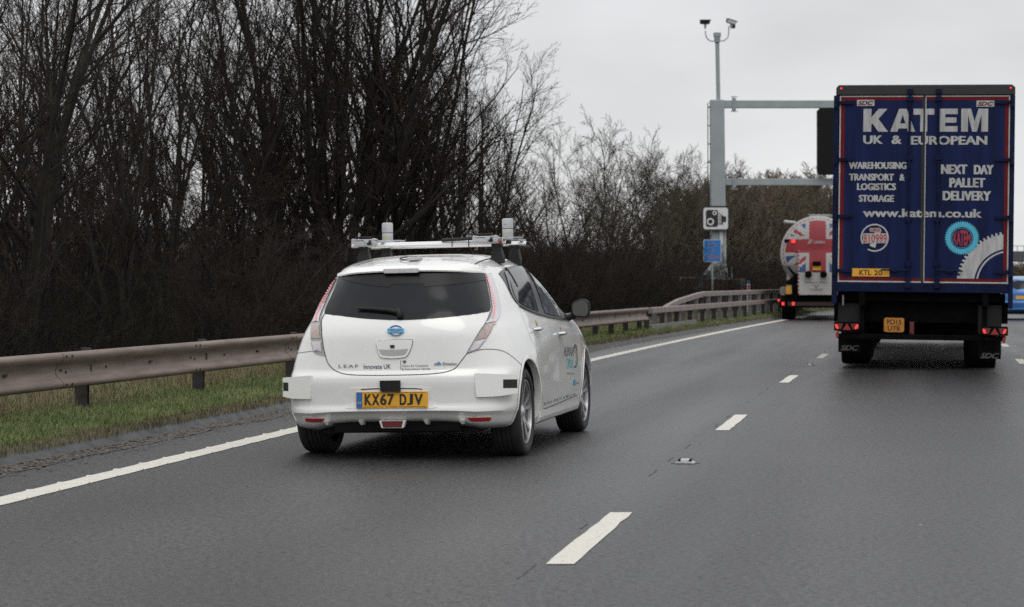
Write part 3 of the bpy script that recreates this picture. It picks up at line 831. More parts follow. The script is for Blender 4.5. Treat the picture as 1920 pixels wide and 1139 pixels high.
# wheels
def wheel(parent, s, v, tilt=TILT, steer=0., R_=.322, face=.838, twin=True, blur=0):
    z = R_ - s * .76 * math.tan(-tilt) if tilt else R_
    wv = MB(); W_ = .215
    wo = link('wheel', None, parent, (s * face, v, z), (0, 0, steer))
    # tyre, outer face at x=+.012 (out) for s=+1
    prof = [(.243, -.010), (.250, .004), (.268, .011), (.294, .009), (.309, .000), (R_ - .004, -.016), (R_, -.040)]
    for g in range(4):
        c = -.058 - g * .034
        prof += [(R_, c - .004), (R_ - .008, c - .006), (R_ - .008, c - .012), (R_, c - .014)]
    prof += [(R_, -W_ + .030), (R_ - .006, -W_ + .01), (.300, -W_), (.243, -W_ + .01)]
    wv.lathe([(r_, h * s) for r_, h in prof], 'x', (0, 0, 0), 64); wv.build('tyre', M['rubber'], wo, auto=45)
    b = MB(); b.lathe([(.243, -.018 * s), (.235, -.002 * s), (.227, -.005 * s), (.222, -.04 * s), (.216, -.18 * s)], 'x', (0, 0, 0), 64)
    b.lathe([(.229, -.0015 * s), (.238, -.0015 * s), (.235, -.012 * s), (.225, -.012 * s)], 'x', (0, 0, 0), 64, closed=True)
    for k in range(5):
        a = k * 2 * math.pi / 5 + .35
        for d in (-.17, .17):
            vs = []
            for r_, hw, off, dd in ((.045, .020, -.030, d * .9), (.11, .013, -.022, d), (.229, .015, -.008, d * 1.35)):
                ca, sa = math.cos(a + dd), math.sin(a + dd)
                for sg in (-1, 1): vs.append((off * s, r_ * ca - sg * hw * sa, r_ * sa + sg * hw * ca))
                for sg in (-1, 1): vs.append(((off - .03) * s, r_ * ca - sg * hw * sa, r_ * sa + sg * hw * ca))
            fs = []
            for i in (0, 4): fs += [(i, i + 1, i + 5, i + 4), (i + 2, i, i + 4, i + 6), (i + 1, i + 3, i + 7, i + 5)]
            b.add(vs, fs)
    b.build('rim', M['alloy'], wo, auto=40)
    b = MB()
    for k in range(5):
        a = k * 2 * math.pi / 5 + .35 + math.pi / 5
        vs = []
        for r_, hw, off in ((.04, .02, -.034), (.222, .055, -.030)):
            ca, sa = math.cos(a), math.sin(a)
            for sg in (-1, 1): vs.append((off * s, r_ * ca - sg * hw * sa, r_ * sa + sg * hw * ca))
        b.add(vs, [(0, 1, 3, 2)])
    b.build('spoke_insert', M['alloy_dark'], wo)
    b = MB(); b.lathe([(0, -.014 * s), (.024, -.015 * s), (.030, -.022 * s), (.052, -.03 * s), (.055, -.06 * s)], 'x', (0, 0, 0), 24); b.build('hub_cap', M['silver'], wo, auto=40)
    b = MB(); b.lathe([(.0, -.085 * s), (.15, -.085 * s), (.15, -.10 * s), (0, -.10 * s)], 'x', (0, 0, 0), 40); b.lathe([(.15, -.1 * s), (.205, -.12 * s)], 'x', (0, 0, 0), 40); b.build('brake_disc', M['alloy_dark'], wo)
    return wo
for s in (-1, 1):
    wheel(car, s, 0); wheel(car, s, 2.70)
# underbody, sills, diffuser
b = MB(); b.box(-.58, .58, -.50, 3.4, .19, .42); b.box(-.80, .80, .45, 2.25, .19, .40)
b.prismx([(-.66, .30), (-.60, .205), (-.3, .19), (-.3, .4), (-.66, .4)], -.46, .46)
b.build('underbody', M['matt_black'], car)
for s in (-1, 1):
    b = MB(); b.add([(s * u, v, z) for v in (.42, 2.28) for u, z in ((.80, .175), (.852, .20), (.866, .235), (.862, .29), (.80, .30))], [(0, 1, 6, 5), (1, 2, 7, 6), (2, 3, 8, 7), (3, 4, 9, 8), (4, 0, 5, 9), (0, 4, 3, 2, 1), (5, 6, 7, 8, 9)])
    b.build('side_sill', M['white_paint'], car, bevel=.012)
for u in (-.50, -.24, .24, .50):
    b = MB(); b.add([(u - .020, -.715, .290), (u + .020, -.715, .290), (u + .010, -.69, .258), (u - .006, -.69, .258), (u - .030, -.60, .30), (u + .030, -.60, .30), (u + .014, -.6, .25), (u - .008, -.6, .25)], [(0, 3, 2, 1), (0, 4, 7, 3), (1, 2, 6, 5), (3, 7, 6, 2), (0, 1, 5, 4)]); b.build('diffuser_fin', M['white_paint'], car, bevel=.006)
b = MB(); b.prism([(-.10, .292), (.10, .292), (.082, .236), (-.082, .236)], -.738, -.68); fr = b.build('fog_lamp_frame', M['white_paint'], car, bevel=.008)
b = MB(); b.prism([(-.080, .289), (.080, .289), (.068, .243), (-.068, .243)], -.744, -.736); b.build('fog_lamp', M['lamp_red'], fr, bevel=.003)

# rear glass
rear_win = [(637, 518.5, 1), (670, 513.6), (720, 510.3), (765, 509), (810, 508.4), (860, 509.6), (907, 512.5, 1), (913, 530), (917, 549.7), (919.5, 570), (917.5, 584.5, 1), (878.5, 591), (810, 597.7), (749.6, 600.8), (700, 599), (669.7, 596.5), (608.5, 589.5, 1), (611, 578), (624, 549.7)]
rg = patch('rear_window', rear_win, M['glass_dark'], car, .004, 9)
# shade under the spoiler lip, painted as a near-black band on the glass
M['glass_shade'] = mat('glass_shade', (.004, .004, .005), .35, spec=.3)
band = [(640, 519.5, 1), (690, 512.7), (760, 509.8), (810, 509.2), (870, 510.6), (906, 513.5, 1), (909, 526, 1), (880, 531.5), (838, 535.5), (795, 539.0, 1), (794, 533.5, 1), (734, 534.0, 1), (732, 539.3, 1), (700, 537), (660, 530), (640, 523.5, 1)]
patch('window_shade_band', band, M['glass_shade'], rg, .007, 9, skirt=False)
# spoiler lip overhanging the glass
def spoiler():
    vs = []; xs = np.linspace(635, 908, 31)
    top = [(635, 511.5), (660, 504), (700, 499.5), (750, 497.5), (810, 497.5), (860, 499.5), (908, 505)]
    bot = [(635, 517.8), (670, 512.0), (720, 508.8), (765, 507.6), (810, 507.3), (860, 508.4), (908, 511.6)]
    for x in xs:
        yt = cr([p[0] for p in top], [p[1] for p in top], x); yb = cr([p[0] for p in bot], [p[1] for p in bot], x)
        a, n = surf(x, yt, .002); c, n2 = surf(x, yb, .004)
        vs += [a, (a + c) / 2 + n * .010 + Vector((0, -.012, 0)), c + Vector((0, -.030, .0)), c + Vector((0, -.026, -.010)), c + Vector((0, .01, -.012))]
    b = MB(); b.add(vs, [(5 * i + k, 5 * i + k + 1, 5 * i + k + 6, 5 * i + k + 5) for i in range(len(xs) - 1) for k in range(4)])
    return b.build('spoiler', M['white_paint'], car, auto=60)
spoiler()
# high brake light
p0 = surf(754.5, 508.8)[0]
b = MB(); b.rbox(p0.x - .135, p0.x + .135, p0.y - .045, p0.y + .03, p0.z - .016, p0.z + .018, .01)
b.build('high_brake_lamp', mat('brake_lens', (.55, .53, .54), .2, coat=.5, var=.15, vscale=50), car, bevel=.004)
# wiper
b = MB()
wp = [(671, 583.5), (676, 582.3), (700, 583.2), (730, 585.5), (747, 589)]
W = [surf(x, y, .022)[0] for x, y in wp]
b.tube(W, [.005, .010, .014, .017, .016], 8); b.tube([surf(745, 584, .02)[0], surf(749, 588, .03)[0], surf(751, 594, .025)[0], surf(750, 597, .012)[0]], [.014, .022, .024, .02], 8)
b.build('rear_wiper', M['black_plastic'], car, auto=50)

# tail lamps
LR = [(907.5, 513, 1), (920.7, 513.5, 1), (928.7, 536), (935.5, 563.4), (938, 583), (934.4, 597), (925, 611), (919.5, 624), (901, 651), (893, 658), (875.5, 662.5, 1), (884, 646), (901, 620), (911, 606), (919, 586), (918.4, 568), (913.8, 540.6)]
LL = [(634, 519.5, 1), (625, 524.6, 1), (601, 568), (587.6, 600), (583.8, 612), (583.3, 632), (586.4, 654), (592, 663.4), (610.4, 667.8, 1), (606.5, 654), (602.4, 620), (601.5, 601), (608.3, 580), (624, 545), (635.5, 521.5, 1)]
frame_m = mat('lamp_frame', (.36, .36, .37), .25, coat=.5)
def clip_y(poly, y0, y1, n=4, inset=0.):
    P = smooth_poly(poly, n)
    for (lim, sg) in ((y0, 1), (y1, -1)):
        o = []
        for i in range(len(P)):
            a, c = P[i], P[(i + 1) % len(P)]; ia, ic = (a[1] - lim) * sg >= 0, (c[1] - lim) * sg >= 0
            if ia: o.append(a)
            if ia != ic:
                t = (lim - a[1]) / (c[1] - a[1]); o.append((a[0] + t * (c[0] - a[0]), lim))
        P = o
    if inset:
        cx = sum(p[0] for p in P) / len(P); cy = sum(p[1] for p in P) / len(P); Q = []
        m = len(P)
        for i in range(m):
            a, c = Vector(P[i - 1]), Vector(P[(i + 1) % m]); d = (c - a)
            if d.length < 1e-6: Q.append(P[i]); continue
            nrm = Vector((-d.y, d.x)).normalized(); p = Vector(P[i]) + nrm * inset
            if not inpoly(p.x, p.y, P): p = Vector(P[i]) - nrm * inset
            Q.append((p.x, p.y))
        P = Q
    return [p for p in P]
for poly, dots in ((LR, [(911.5, 520), (914, 529.5), (917, 539.5), (920, 550), (922.5, 560), (924.2, 570), (925.3, 579.5), (924.5, 588.5), (922, 597)]),
                   (LL, [(627, 528.5), (622.5, 537), (617.5, 546.5), (612.5, 556), (607.5, 565.5), (603, 575), (598.5, 584.5), (595, 593), (593, 602)])):
    lp = patch('tail_lamp', poly, frame_m, car, .006, 9)
    patch('lens', clip_y(poly, 515, 606, inset=1.7), M['lamp_clear'], lp, .012, 8, sm=0, skirt=False)
    patch('indicator', clip_y(poly, 607.5, 637, inset=2.2), M['lamp_amber'], lp, .012, 8, sm=0, skirt=False)
    patch('reverse_lamp', clip_y(poly, 638.5, 662, inset=2.4), M['lamp_clear'], lp, .012, 8, sm=0, skirt=False)
    mb = MB()
    fine = []
    for a, c in zip(dots, dots[1:]): fine += [a, ((a[0] + c[0]) / 2, (a[1] + c[1]) / 2)]
    fine.append(dots[-1])
    for x, y in fine:
        pts = [surf(x + 2.1 * math.cos(k * math.pi / 5), y + 1.7 * math.sin(k * math.pi / 5), .0135)[0] for k in range(10)]
        mb.add(pts, [list(range(10))])
    mb.build('led', M['led_pink'], lp)

# seams
mb = MB()
stroke(mb, [(610.5, 668.5), (617, 684), (631, 696.5), (651.5, 702.6), (692.6, 704.4), (761, 703.7), (810, 701.5), (837.4, 697.6), (853.4, 690.7), (864.8, 677), (874.8, 664)], .0055)
stroke(mb, [(603, 622), (606.5, 650), (610.5, 668.5)], .007); stroke(mb, [(608, 590), (602.8, 603), (603.5, 622)], .009)
stroke(mb, [(874.8, 664), (883, 648.5), (900.5, 620), (910.5, 606), (919, 586)], .006)
stroke(mb, [(876, 663.5), (901, 656), (925, 655.5), (944.6, 659.5), (965, 673), (988, 695.5)], .004)
stroke(mb, [(612, 668), (590, 659.5), (570, 661), (554, 663.5)], .003)
# rear door: cut line behind the rear door, and between the doors
dr = [(972, 575), (978, 590), (984, 606), (992.6, 629.6), (1004, 654), (1011, 688.5), (1016.5, 734), (1018.5, 768)]
stroke(mb, dr, .003)
stroke(mb, [(1027, 596), (1036, 640), (1043, 700), (1046, 752)], .0015)
stroke(mb, [(1020, 767), (1045, 757), (1082, 741)], .006)
# roof ditch lines
stroke(mb, [(890, 496), (905, 489), (925, 484.5)], .010); stroke(mb, [(668, 499.5), (680, 494.5), (700, 489)], .010)
mb.build('panel_seam', M['seam'], car)

# tailgate handle
hp = [(709, 640.5), (740, 637.5), (769, 637.2), (773.5, 640.5), (771, 652), (764, 667), (755, 671), (735, 672.5), (717, 671), (712, 667), (706.5, 648)]
hb = patch('tailgate_handle', hp, M['white_paint'], car, .010, 7)
mb = MB(); stroke(mb, hp + [hp[0]], .006, .0045); mb.build('handle_gap', M['seam'], hb)
patch('handle_shade_patch', [(711, 655.5, 1), (737, 656.5), (766, 654.5, 1), (762, 662), (757, 666), (735, 667.5), (718, 666), (714, 662.5)], mat('recess_shade', (.42, .42, .40), .5), hb, .012, 7, skirt=False)  # grey patch paints the shade inside the grip
patch('camera_lens', [(732.5, 647.5, 1), (740, 647.3, 1), (740.5, 652.5, 1), (733, 652.8, 1)], M['ink'], hb, .020, 7, sm=1)

# emblem and lettering
mb = MB()
ec = (742.5, 620.8)
for (ra, rb) in ((1.0, .80),):
    K = 40; vs = []
    for k in range(K + 1):
        t = 2 * math.pi * k / K
        for rr_, of in ((1., .006), (.9, .014), (.78, .006)): vs.append(surf(ec[0] + 14 * rr_ * math.cos(t), ec[1] + 10.2 * rr_ * math.sin(t), of)[0])
    mb.add(vs, [(3 * k + j, 3 * k + j + 1, 3 * k + j + 4, 3 * k + j + 3) for k in range(K) for j in range(2)])
em = mb.build('emblem', M['emblem_blue'], car, auto=60)
patch('emblem_bar', [(727, 617.3, 1), (757.8, 617.0, 1), (757.8, 624.3, 1), (727, 624.6, 1)], M['emblem_blue'], em, .015, 7, sm=1)
mb = MB(); decal(mb, 'NISSAN', 729.5, 755.5, 618.2, 623.2, bold=.02, off=.017); mb.build('emblem_lettering', mat('ink_navy', (.02, .06, .14), .4), em)
mb = MB(); decal(mb, 'LEAF', 635.5, 672, 684.2, 690, bold=.01, slope=-.01, off=.006, spacing=1.3); mb.build('model_badge', mat('badge_grey', (.22, .22, .23), .3, .6), car)
mb = MB(); decal(mb, 'Innovate UK', 682, 733, 683.6, 692.4, bold=.006, slope=-.01); mb.build('tailgate_lettering', M['ink_purple'], car)
mb = MB(); decal(mb, 'Centre for Connected', 754, 802.5, 684, 688.6, slope=-.015, off=.0035); decal(mb, '& Autonomous Vehicles', 754, 807, 690, 694.8, slope=-.015, off=.0035)
stroke(mb, [(751.5, 676), (751.5, 694)], .0035)
for x, y, r_ in ((756.2, 678, 1.5), (761, 678, 1.5), (758.6, 677, 1.6), (758.6, 680.4, 2.1)): mb.add([surf(x + r_ * math.cos(k * 1.047), y + r_ * math.sin(k * 1.047), .0035)[0] for k in range(6)], [list(range(6))])
mb.build('tailgate_lettering', M['ink_grey'], car)
mb = MB(); decal(mb, 'zero Emission', 814, 856, 679.2, 685.6, bold=.012, off=.005); mb.build('emission_badge', M['ink_grey'], car)
mb = MB(); mb.add([surf(822.5 + 3 * math.cos(k * .5236), 681.8 + 3.2 * math.sin(k * .5236), .0065)[0] for k in range(12)], [list(range(12))]); mb.build('emission_badge', M['ink_blue'], car)

# number plate with recess surround
mb = MB()
mb2 = patch('plate_surround', [(657, 729, 1), (672, 727.5), (735, 726.5), (790, 726.5), (806, 728, 1), (817, 760, 1), (812, 766), (735, 767.5), (655, 767), (649, 762, 1)], M['white_paint'], car, .004, 9)
PF = plane_fn(734.5, 750, (0, -1, .03), .012)
x0, x1, y0, y1 = 667.6, 801, 735.0, 765.2
pl = patch('number_plate', [(x0, y0 + .6, 1), (x1, y0 - .8, 1), (x1 + .3, y1 - .8, 1), (x0 + .3, y1 + .6, 1)], M['plate_yellow'], car, .006, 12, sm=1, fn=PF)
patch('country_strip', [(668, 736.0, 1), (679, 735.9, 1), (679.2, 765.1, 1), (668.3, 765.4, 1)], M['plate_blue'], pl, .008, 12, sm=1, skirt=False, fn=PF)
mb = MB()
for k in (0, 1, 2):
    for q_, (ch, xa, xb) in enumerate((('K', 683.6, 696), ('X', 697, 710.5), ('6', 712.5, 724), ('7', 726, 738), ('D', 749.2, 761), ('J', 763, 773.5), ('V', 776.5, 792))):
        decal(mb, ch, xa + k * .45, xb + k * .45, 739.2 - .1 * q_, 760.2 - .1 * q_, bold=.018, off=.009 + .0003 * k, fn=PF)
for line in ([(681, 737.2), (797.8, 736.1)], [(681.2, 763.4), (720, 763.1)], [(747, 762.8), (798, 762.4)]): stroke(mb, line, .0022, .009, sm=2, fn=PF)
mb.build('plate_lettering', M['ink'], pl)
mb = MB(); decal(mb, 'Glyn Hopkin', 722, 745, 761, 764.2, bold=.01, off=.009, fn=PF); mb.build('dealer_lettering', M['ink_red'], pl)
mb = MB(); decal(mb, 'GB', 669.8, 677, 753.8, 757.8, bold=.01, off=.010, fn=PF); mb.build('country_lettering', mat('ink_gold', (.5, .4, .2), .5), pl)
patch('sensor_tape', [(711.5, 714.2, 1), (749, 713.6, 1), (749.5, 734.8, 1), (713, 734.8, 1)], M['matt_black'], car, .016, 9, sm=1, fn=plane_fn(730, 724, (0, -1, .03), .012))
mb = MB(); stroke(mb, [(677, 730.8), (700, 729.3), (712, 729)], .007, .0055); stroke(mb, [(750, 728.6), (780, 729), (792, 730.6)], .007, .0055); mb.build('plate_recess_gap', M['seam'], car)

# reflectors
for poly, fr in (([(572.8, 784.3, 1), (609, 784.8, 1), (605, 789), (602, 791), (577, 790.4), (574, 787)], [(568, 781.5, 1), (617, 783, 1), (606, 793.6, 1), (577, 793, 1), (571, 788)]),
                 ([(876, 783.2, 1), (920.7, 782.2, 1), (918.5, 787), (915, 789), (886, 789.6), (879.5, 786.5)], [(857, 782, 1), (921.8, 780, 1), (920, 788.5), (914, 792.2, 1), (880, 792.8, 1)])):
    f = patch('reflector_housing', fr, M['white_paint'], car, .003, 9)
    patch('reflector', poly, mat('refl', (.42, .02, .02), .2, coat=.6), f, .008, 9)
# bumper corner sensor boxes (right one traced, left one its mirror)
sb = [(890.5, 700, 1), (930, 701.5), (971, 703.2, 1), (971.5, 737, 1), (938, 743), (894, 745, 1), (891, 722)]
sw = [(943.5, 711.9, 1), (970, 711.6, 1), (970, 727.8, 1), (943.5, 728, 1)]
SF = plane_fn(931, 722, (.42, -.9, .03), .0)
sbl = [(890.5, 700, 1), (930, 701.5), (960, 702.7, 1), (960.5, 738.5, 1), (938, 743), (894, 745, 1), (891, 722)]
swl = [(946.5, 711.9, 1), (959, 711.8, 1), (959, 727.8, 1), (946.5, 728, 1)]
for mir in (False, True):
    bx = patch('bumper_sensor', sbl if mir else sb, M['white_paint'], car, .034, 40, mirror=mir, fn=SF)
    patch('sensor_window', swl if mir else sw, M['ink'], bx, .036, 40, sm=1, mirror=mir, skirt=False, fn=SF)

# side windows
sf = [(934.4, 513.5, 1), (940, 507.5), (951.5, 501.8), (969.7, 496), (980, 494.5), (992.6, 496.2), (1008.5, 510), (1026.8, 531), (1040.5, 547), (1052, 563), (1063, 583), (1068.5, 594, 1), (1060, 599.5, 1), (1040, 597.2), (1022, 593.5), (999.4, 586.6), (972, 573), (956, 549.7), (947, 531.5), (940, 521)]
trim = mat('window_trim', (.035, .035, .037), .3)
g1 = [(953, 507.8, 1), (962, 503), (976.5, 499.5, 1), (985, 513), (994, 537), (1002, 562), (1009, 585.5, 1), (998, 581.5), (975, 570), (964, 556), (958, 538), (953, 520)]
g0 = [(944.5, 511.5, 1), (950.5, 508.5, 1), (955, 530), (961, 553), (972, 571, 1), (962, 560), (954, 542)]
g2 = [(988, 500.5, 1), (994, 502), (1006.5, 514.5), (1020, 532), (1034, 549), (1042, 566), (1048, 593.5, 1), (1035, 592.5), (1021, 588.5, 1), (1012, 562), (1000, 530)]
g3 = [(1043, 555, 1), (1052, 568), (1063, 588.5, 1), (1059.5, 591, 1), (1051, 577)]
def side_fn(x, y, off):
    h = BV.ray_cast(Vector((3, x / 100, -y / 100)), Vector((-1, 0, 0))); n = h[1]
    if n.x < 0: n = -n
    return h[0] + n * off, n
def to_side(poly):
    o = []
    for p in poly:
        q = surf(p[0], p[1], 0)[0]; o.append((q.y * 100, -q.z * 100) + tuple(p[2:]))
    return o
for mir in (False, True):
    wf = patch('side_window', to_side(sf), trim, car, .004, 6, mirror=mir, fn=side_fn)
    for nm, g_, mt in (('rear_quarter_glass', g0, 'glass_side'), ('rear_door_glass', g1, 'glass_side'), ('front_door_glass', g2, 'glass_front'), ('front_quarter_glass', g3, 'glass_front')):
        patch(nm, to_side(g_), M[mt], wf, .009, 6, mirror=mir, skirt=False, fn=side_fn)
    mb = MB(); stroke(mb, to_side([(1066, 597.5), (1058, 600), (1040, 598), (1022, 594), (999, 587), (973, 574)]), .014, .010, mirror=mir, fn=side_fn); mb.build('waist_trim', M['black_plastic'], wf)
# windscreen, for other viewpoints
def ws(x, y, off):
    u, z = (x - 500) / 100, (1000 - y) / 100
    h = BV.ray_cast(Vector((u, 5, z)), Vector((0, -1, 0))); n = h[1]
    if n.y < 0: n = -n
    return h[0] + n * off, n
patch('windscreen', [(500 - 66, 1000 - 103, 1), (500 - 48, 1000 - 137, 1), (500, 1000 - 139.5), (500 + 48, 1000 - 137, 1), (500 + 66, 1000 - 103, 1), (500, 1000 - 100)], M['glass_dark'], car, .004, 8, fn=ws)

# door handles
for (x, y) in ((1003.5, 618), (1049.5, 626)):
    for mir in (1, -1):
        p, n = surf(x, y, .0); L_ = .085
        b = MB()
        b.tube([(mir * (p.x + .004), p.y - L_, p.z), (mir * (p.x + .034), p.y - L_ * .7, p.z + .002), (mir * (p.x + .038), p.y, p.z + .004), (mir * (p.x + .034), p.y + L_ * .7, p.z + .002), (mir * (p.x + .004), p.y + L_, p.z)], [.012, .016, .017, .016, .012], 8)
        b.build('door_handle', M['chrome'], car, auto=60)
# orange tape marks above the handles
mb = MB()
for x, y in ((1004.5, 606), (1049.5, 615)): mb = MB(); stroke(mb, [(x, y - 3.5), (x + 2, y + 5)], .03, .004, sm=1); mb.build('tape_mark', mat('tape', (.45, .26, .03), .6), car)
# mirror (right; copied to the left)
for s in (1, -1):
    mo = link('door_mirror', None, car, (s * .945, 1.96, 1.042), (0, 0, s * .05))
    b = MB(); K = 20; vs = []
    shape = [(.076 * math.copysign(abs(math.cos(t)) ** .6, math.cos(t)), .078 * math.copysign(abs(math.sin(t)) ** .7, math.sin(t))) for t in [2 * math.pi * k / K for k in range(K)]]
    shape = [(x * (1 + .0 * z), z * (1. if x > 0 else .85)) for x, z in shape]
    for sc_, y in ((.93, -.034), (1.03, -.028), (1.05, 0.0), (.92, .045), (.55, .085)): vs += [(s * x * sc_, y, z * sc_) for x, z in shape]
    b.add(vs, [(i * K + k, i * K + (k + 1) % K, (i + 1) * K + (k + 1) % K, (i + 1) * K + k) for i in range(4) for k in range(K)] + [list(range(4 * K, 5 * K)), list(range(K))])
    b.build('shell', M['black_plastic'], mo, auto=50)
    b = MB(); b.add([(s * x * .86, -.0365, z * .86) for x, z in shape], [list(range(K))]); b.build('mirror_glass', mat('mirror', (.13, .135, .13), .12, .8), mo)
    b = MB(); b.tube([(s * -.05, .02, -.05), (s * -.11, .02, -.075), (s * -.18, .03, -.06)], [.03, .028, .03], 8); b.build('stalk', M['black_plastic'], mo, auto=60)

# side graphics
mb = MB()
decal(mb, 'HUMAN', 1057.5, 1075, 650, 669, mi=0, bold=-.0, slope=.02)
decal(mb, 'DRIVE', 1062.5, 1075.5, 671.5, 691, mi=1, bold=-.0, slope=.02)
decal(mb, 'humandrive.co.uk', 1062, 1076.5, 697.5, 702, mi=2)
K = 20
def arc(cx, cy, rxx, ryy, a0, a1, wd, mi):
    stroke(mb, [(cx + rxx * math.cos(a0 + (a1 - a0) * k / K), cy + ryy * math.sin(a0 + (a1 - a0) * k / K)) for k in range(K + 1)], wd, .0035, mi, 1)
arc(1078.5, 655, 2.6, 6, 2.6, 6.6, .03, 2); arc(1078, 672, 4.0, 16, -1.2, 1.9, .02, 2); arc(1077.5, 668, 2.8, 12, -1.0, 1.3, .02, 3)
decal(mb, 'innovation', 1077, 1085.5, 716, 720.5, mi=2); arc(1077, 717.5, 1.6, 2.4, 0, 6.2, .03, 4)
mb.build('door_graphic', [M['ink_grey'], M['ink_teal'], M['ink_dteal'], M['tape'] if 'tape' in M else mat('sage', (.35, .40, .25), .5), M['ink_blue']], car)
mb = MB(); rnd = random.Random(3)
x = 1020.
for wd_, st in ((3, 'o'), (6, 'HITACHI'), (2.5, 'C'), (4.5, 'ARUP'), (2, 'i'), (5.5, 'CATAPULT'), (4, 'Leeds'), (5, 'SBD'), (4.5, 'atkins'), (4.5, 'horiba')):
    y = 758 - (x - 1020) * .335; decal(mb, st, x, x + wd_, y - 3.2, y + 2.6, mi=0 if rnd.random() < .7 else 1, bold=.0, slope=-.33); x += wd_ + 1.9
mb.build('partner_logos', [M['ink_grey'], M['ink_dteal']], car)

# roof items: cable ring and little antenna
b = MB()
c0, n0 = surf(772, 488.6, .0)
P = []
for x, y in ((750, 488.8), (753, 486.6), (765, 484.8), (780, 484.6), (788, 487.4)): P.append(surf(x, y, .012)[0])
b.tube(P, .005, 6); P = [surf(x, y, .012)[0] for x, y in ((750, 489), (758, 490.6), (770, 490.4))]; b.tube(P, .005, 6)
b.build('roof_cable', M['black_plastic'], car)
q = surf(778, 488.4, .014)[0]
b = MB(); b.rbox(q.x - .045, q.x + .045, q.y - .07, q.y + .07, q.z - .016, q.z + .012, .008); b.build('roof_antenna', M['trailer_white'], car, bevel=.006)

# roof rack
rack = link('roof_rack', None, car)
def roofz(u, v):
    h = BV.ray_cast(Vector((u, v, 3)), Vector((0, 0, -1))); return h[0].z
zb = 1.578
for v, u0, u1 in ((.50, -.60, .62), (1.20, -.625, .645)):
    b = MB(); b.prismx([(v - .045, zb - .008), (v - .028, zb - .018), (v + .028, zb - .018), (v + .045, zb - .008), (v + .03, zb + .012), (v, zb + .018), (v - .03, zb + .012)], u0, u1); b.build('crossbar', M['trailer_white'] if 0 else mat('bar_white', (.74, .74, .74), .4), rack, bevel=.003)
    for u in (u0, u1):
        s = 1 if u > 0 else -1
        b = MB(); b.box(min(u + s * .002, u + s * .03), max(u + s * .002, u + s * .03), v - .04, v + .04, zb - .016, zb + .014); b.build('end_cap', M['black_plastic'], rack, bevel=.006)
        uf = s * (.545 if s > 0 else .505)
        rz = roofz(uf, v)
        b = MB(); b.add([(uf + a * s, v + c_, z) for z, a0, a1, w_ in ((rz - .01, -.058, .048, .055), (rz + .03, -.045, .052, .05), (zb - .045, -.034, .034, .042), (zb - .014, -.042, .042, .048)) for a, c_ in ((a0, -w_), (a1, -w_), (a1, w_), (a0, w_))],
                        [(i * 4 + k, i * 4 + (k + 1) % 4, (i + 1) * 4 + (k + 1) % 4, (i + 1) * 4 + k) for i in range(3) for k in range(4)] + [(0, 1, 2, 3), (12, 13, 14, 15)])
        b.build('foot', M['black_plastic'], rack, bevel=.008)
        b = MB()
        P = []
        for k in range(6):
            uu = abs(uf) + .055 + .018 * k; h = BV.ray_cast(Vector((s * uu, v, 3)), Vector((0, 0, -1)))
            if h[0]: P.append(h[0] + Vector((s * .004, 0, .004)))
        if len(P) > 1: b.tube(P, .010, 6); b.build('clamp_strap', M['black_plastic'], rack)
# sensor rails and boxes on the rack
for s, u in ((1, .50), (-1, -.455)):
    b = MB()
    b.box(u - .13, u + .07, .40, .46, zb + .012, zb + .030); b.box(u - .13, u + .07, .40, .46, zb + .036, zb + .046); b.box(u - .12, u - .105, .398, .462, zb + .012, zb + .052); b.box(u + .04, u + .055, .398, .462, zb + .012, zb + .052)
    b.box(u - .02, u + .015, .36, 1.32, zb + .017, zb + .035); b.box(u + .09, u + .12, .44, 1.30, zb + .017, zb + .035)
    b.box(u - .02, u + .16, .78, .98, zb + .036, zb + .043)
    b.build('mounting_rail', M['silver'], rack, bevel=.003)
    b = MB(); b.box(u - .10, u + .02, .405, .45, zb + .053, zb + .068); b.box(u + .0, u + .03, .385, .42, zb + .0, zb + .03); b.build('connector', M['black_plastic'], rack, bevel=.004)
    ul = .555 if s > 0 else -.415
    lz = zb + (.050 if s > 0 else .042)
    if s < 0:
        b = MB(); b.box(ul - .16, ul + .07, .80, .96, lz - .012, lz - .002); b.build('mounting_plate', M['silver'], rack)
    l = link('laser_sensor', None, rack, (ul, .88, lz))
    b = MB(); b.lathe([(0, -.004), (.040, -.004), (.043, 0), (.043, .058), (.0425, .059), (.0425, .063), (.0435, .064), (.0435, .130), (.040, .139), (.030, .142), (0, .142)], 'z', (0, 0, 0), 32); b.build('housing', mat('lidar', (.46, .47, .48), .42, .3, var=.03), l, auto=40)
    b = MB(); b.lathe([(.0432, .058), (.0432, .063)], 'z', (0, 0, 0), 32); b.build('band', M['seam'], l)
    b = MB()
    def cyl(u_, z_, r_=.0444): return (r_ * math.sin(u_ / r_), -r_ * math.cos(u_ / r_), z_)
    v_, f_ = text2d('Velodyne', .0)
    b.add([cyl(-.027 + a * .034, .090 + c_ * .008) for a, c_ in v_], f_); b.build('lettering', M['ink_grey'], l)
    b = MB(); vs = [cyl(-.022 + .032 * k / 6, z_, .0438) for k in range(7) for z_ in (.010, .022)]; b.add(vs, [(2 * k, 2 * k + 1, 2 * k + 3, 2 * k + 2) for k in range(6)]); b.build('sticker', mat('sticker', (.5, .45, .05), .5), l)
b = MB(); b.tube([(.12, .46, zb + .025), (.3, .455, zb + .028), (.37, .45, zb + .035)], .013, 8)
for u in (.2, .33): b.tube([(u, .45, zb + .04), (u + .005, .44, zb), (u + .002, .44, zb - .03)], .004, 6)
b.tube([(.33, .46, zb - .02), (.36, .46, zb - .08), (.36, .50, roofz(.36, .5) + .01)], .003, 6)
b.build('cable', M['black_plastic'], rack)
b = MB(); b.tube([(.575, .40, zb + .0), (.60, .40, zb + .005)], .017, 10); b.build('strap_end', mat('strap_red', (.25, .05, .04), .6), rack)

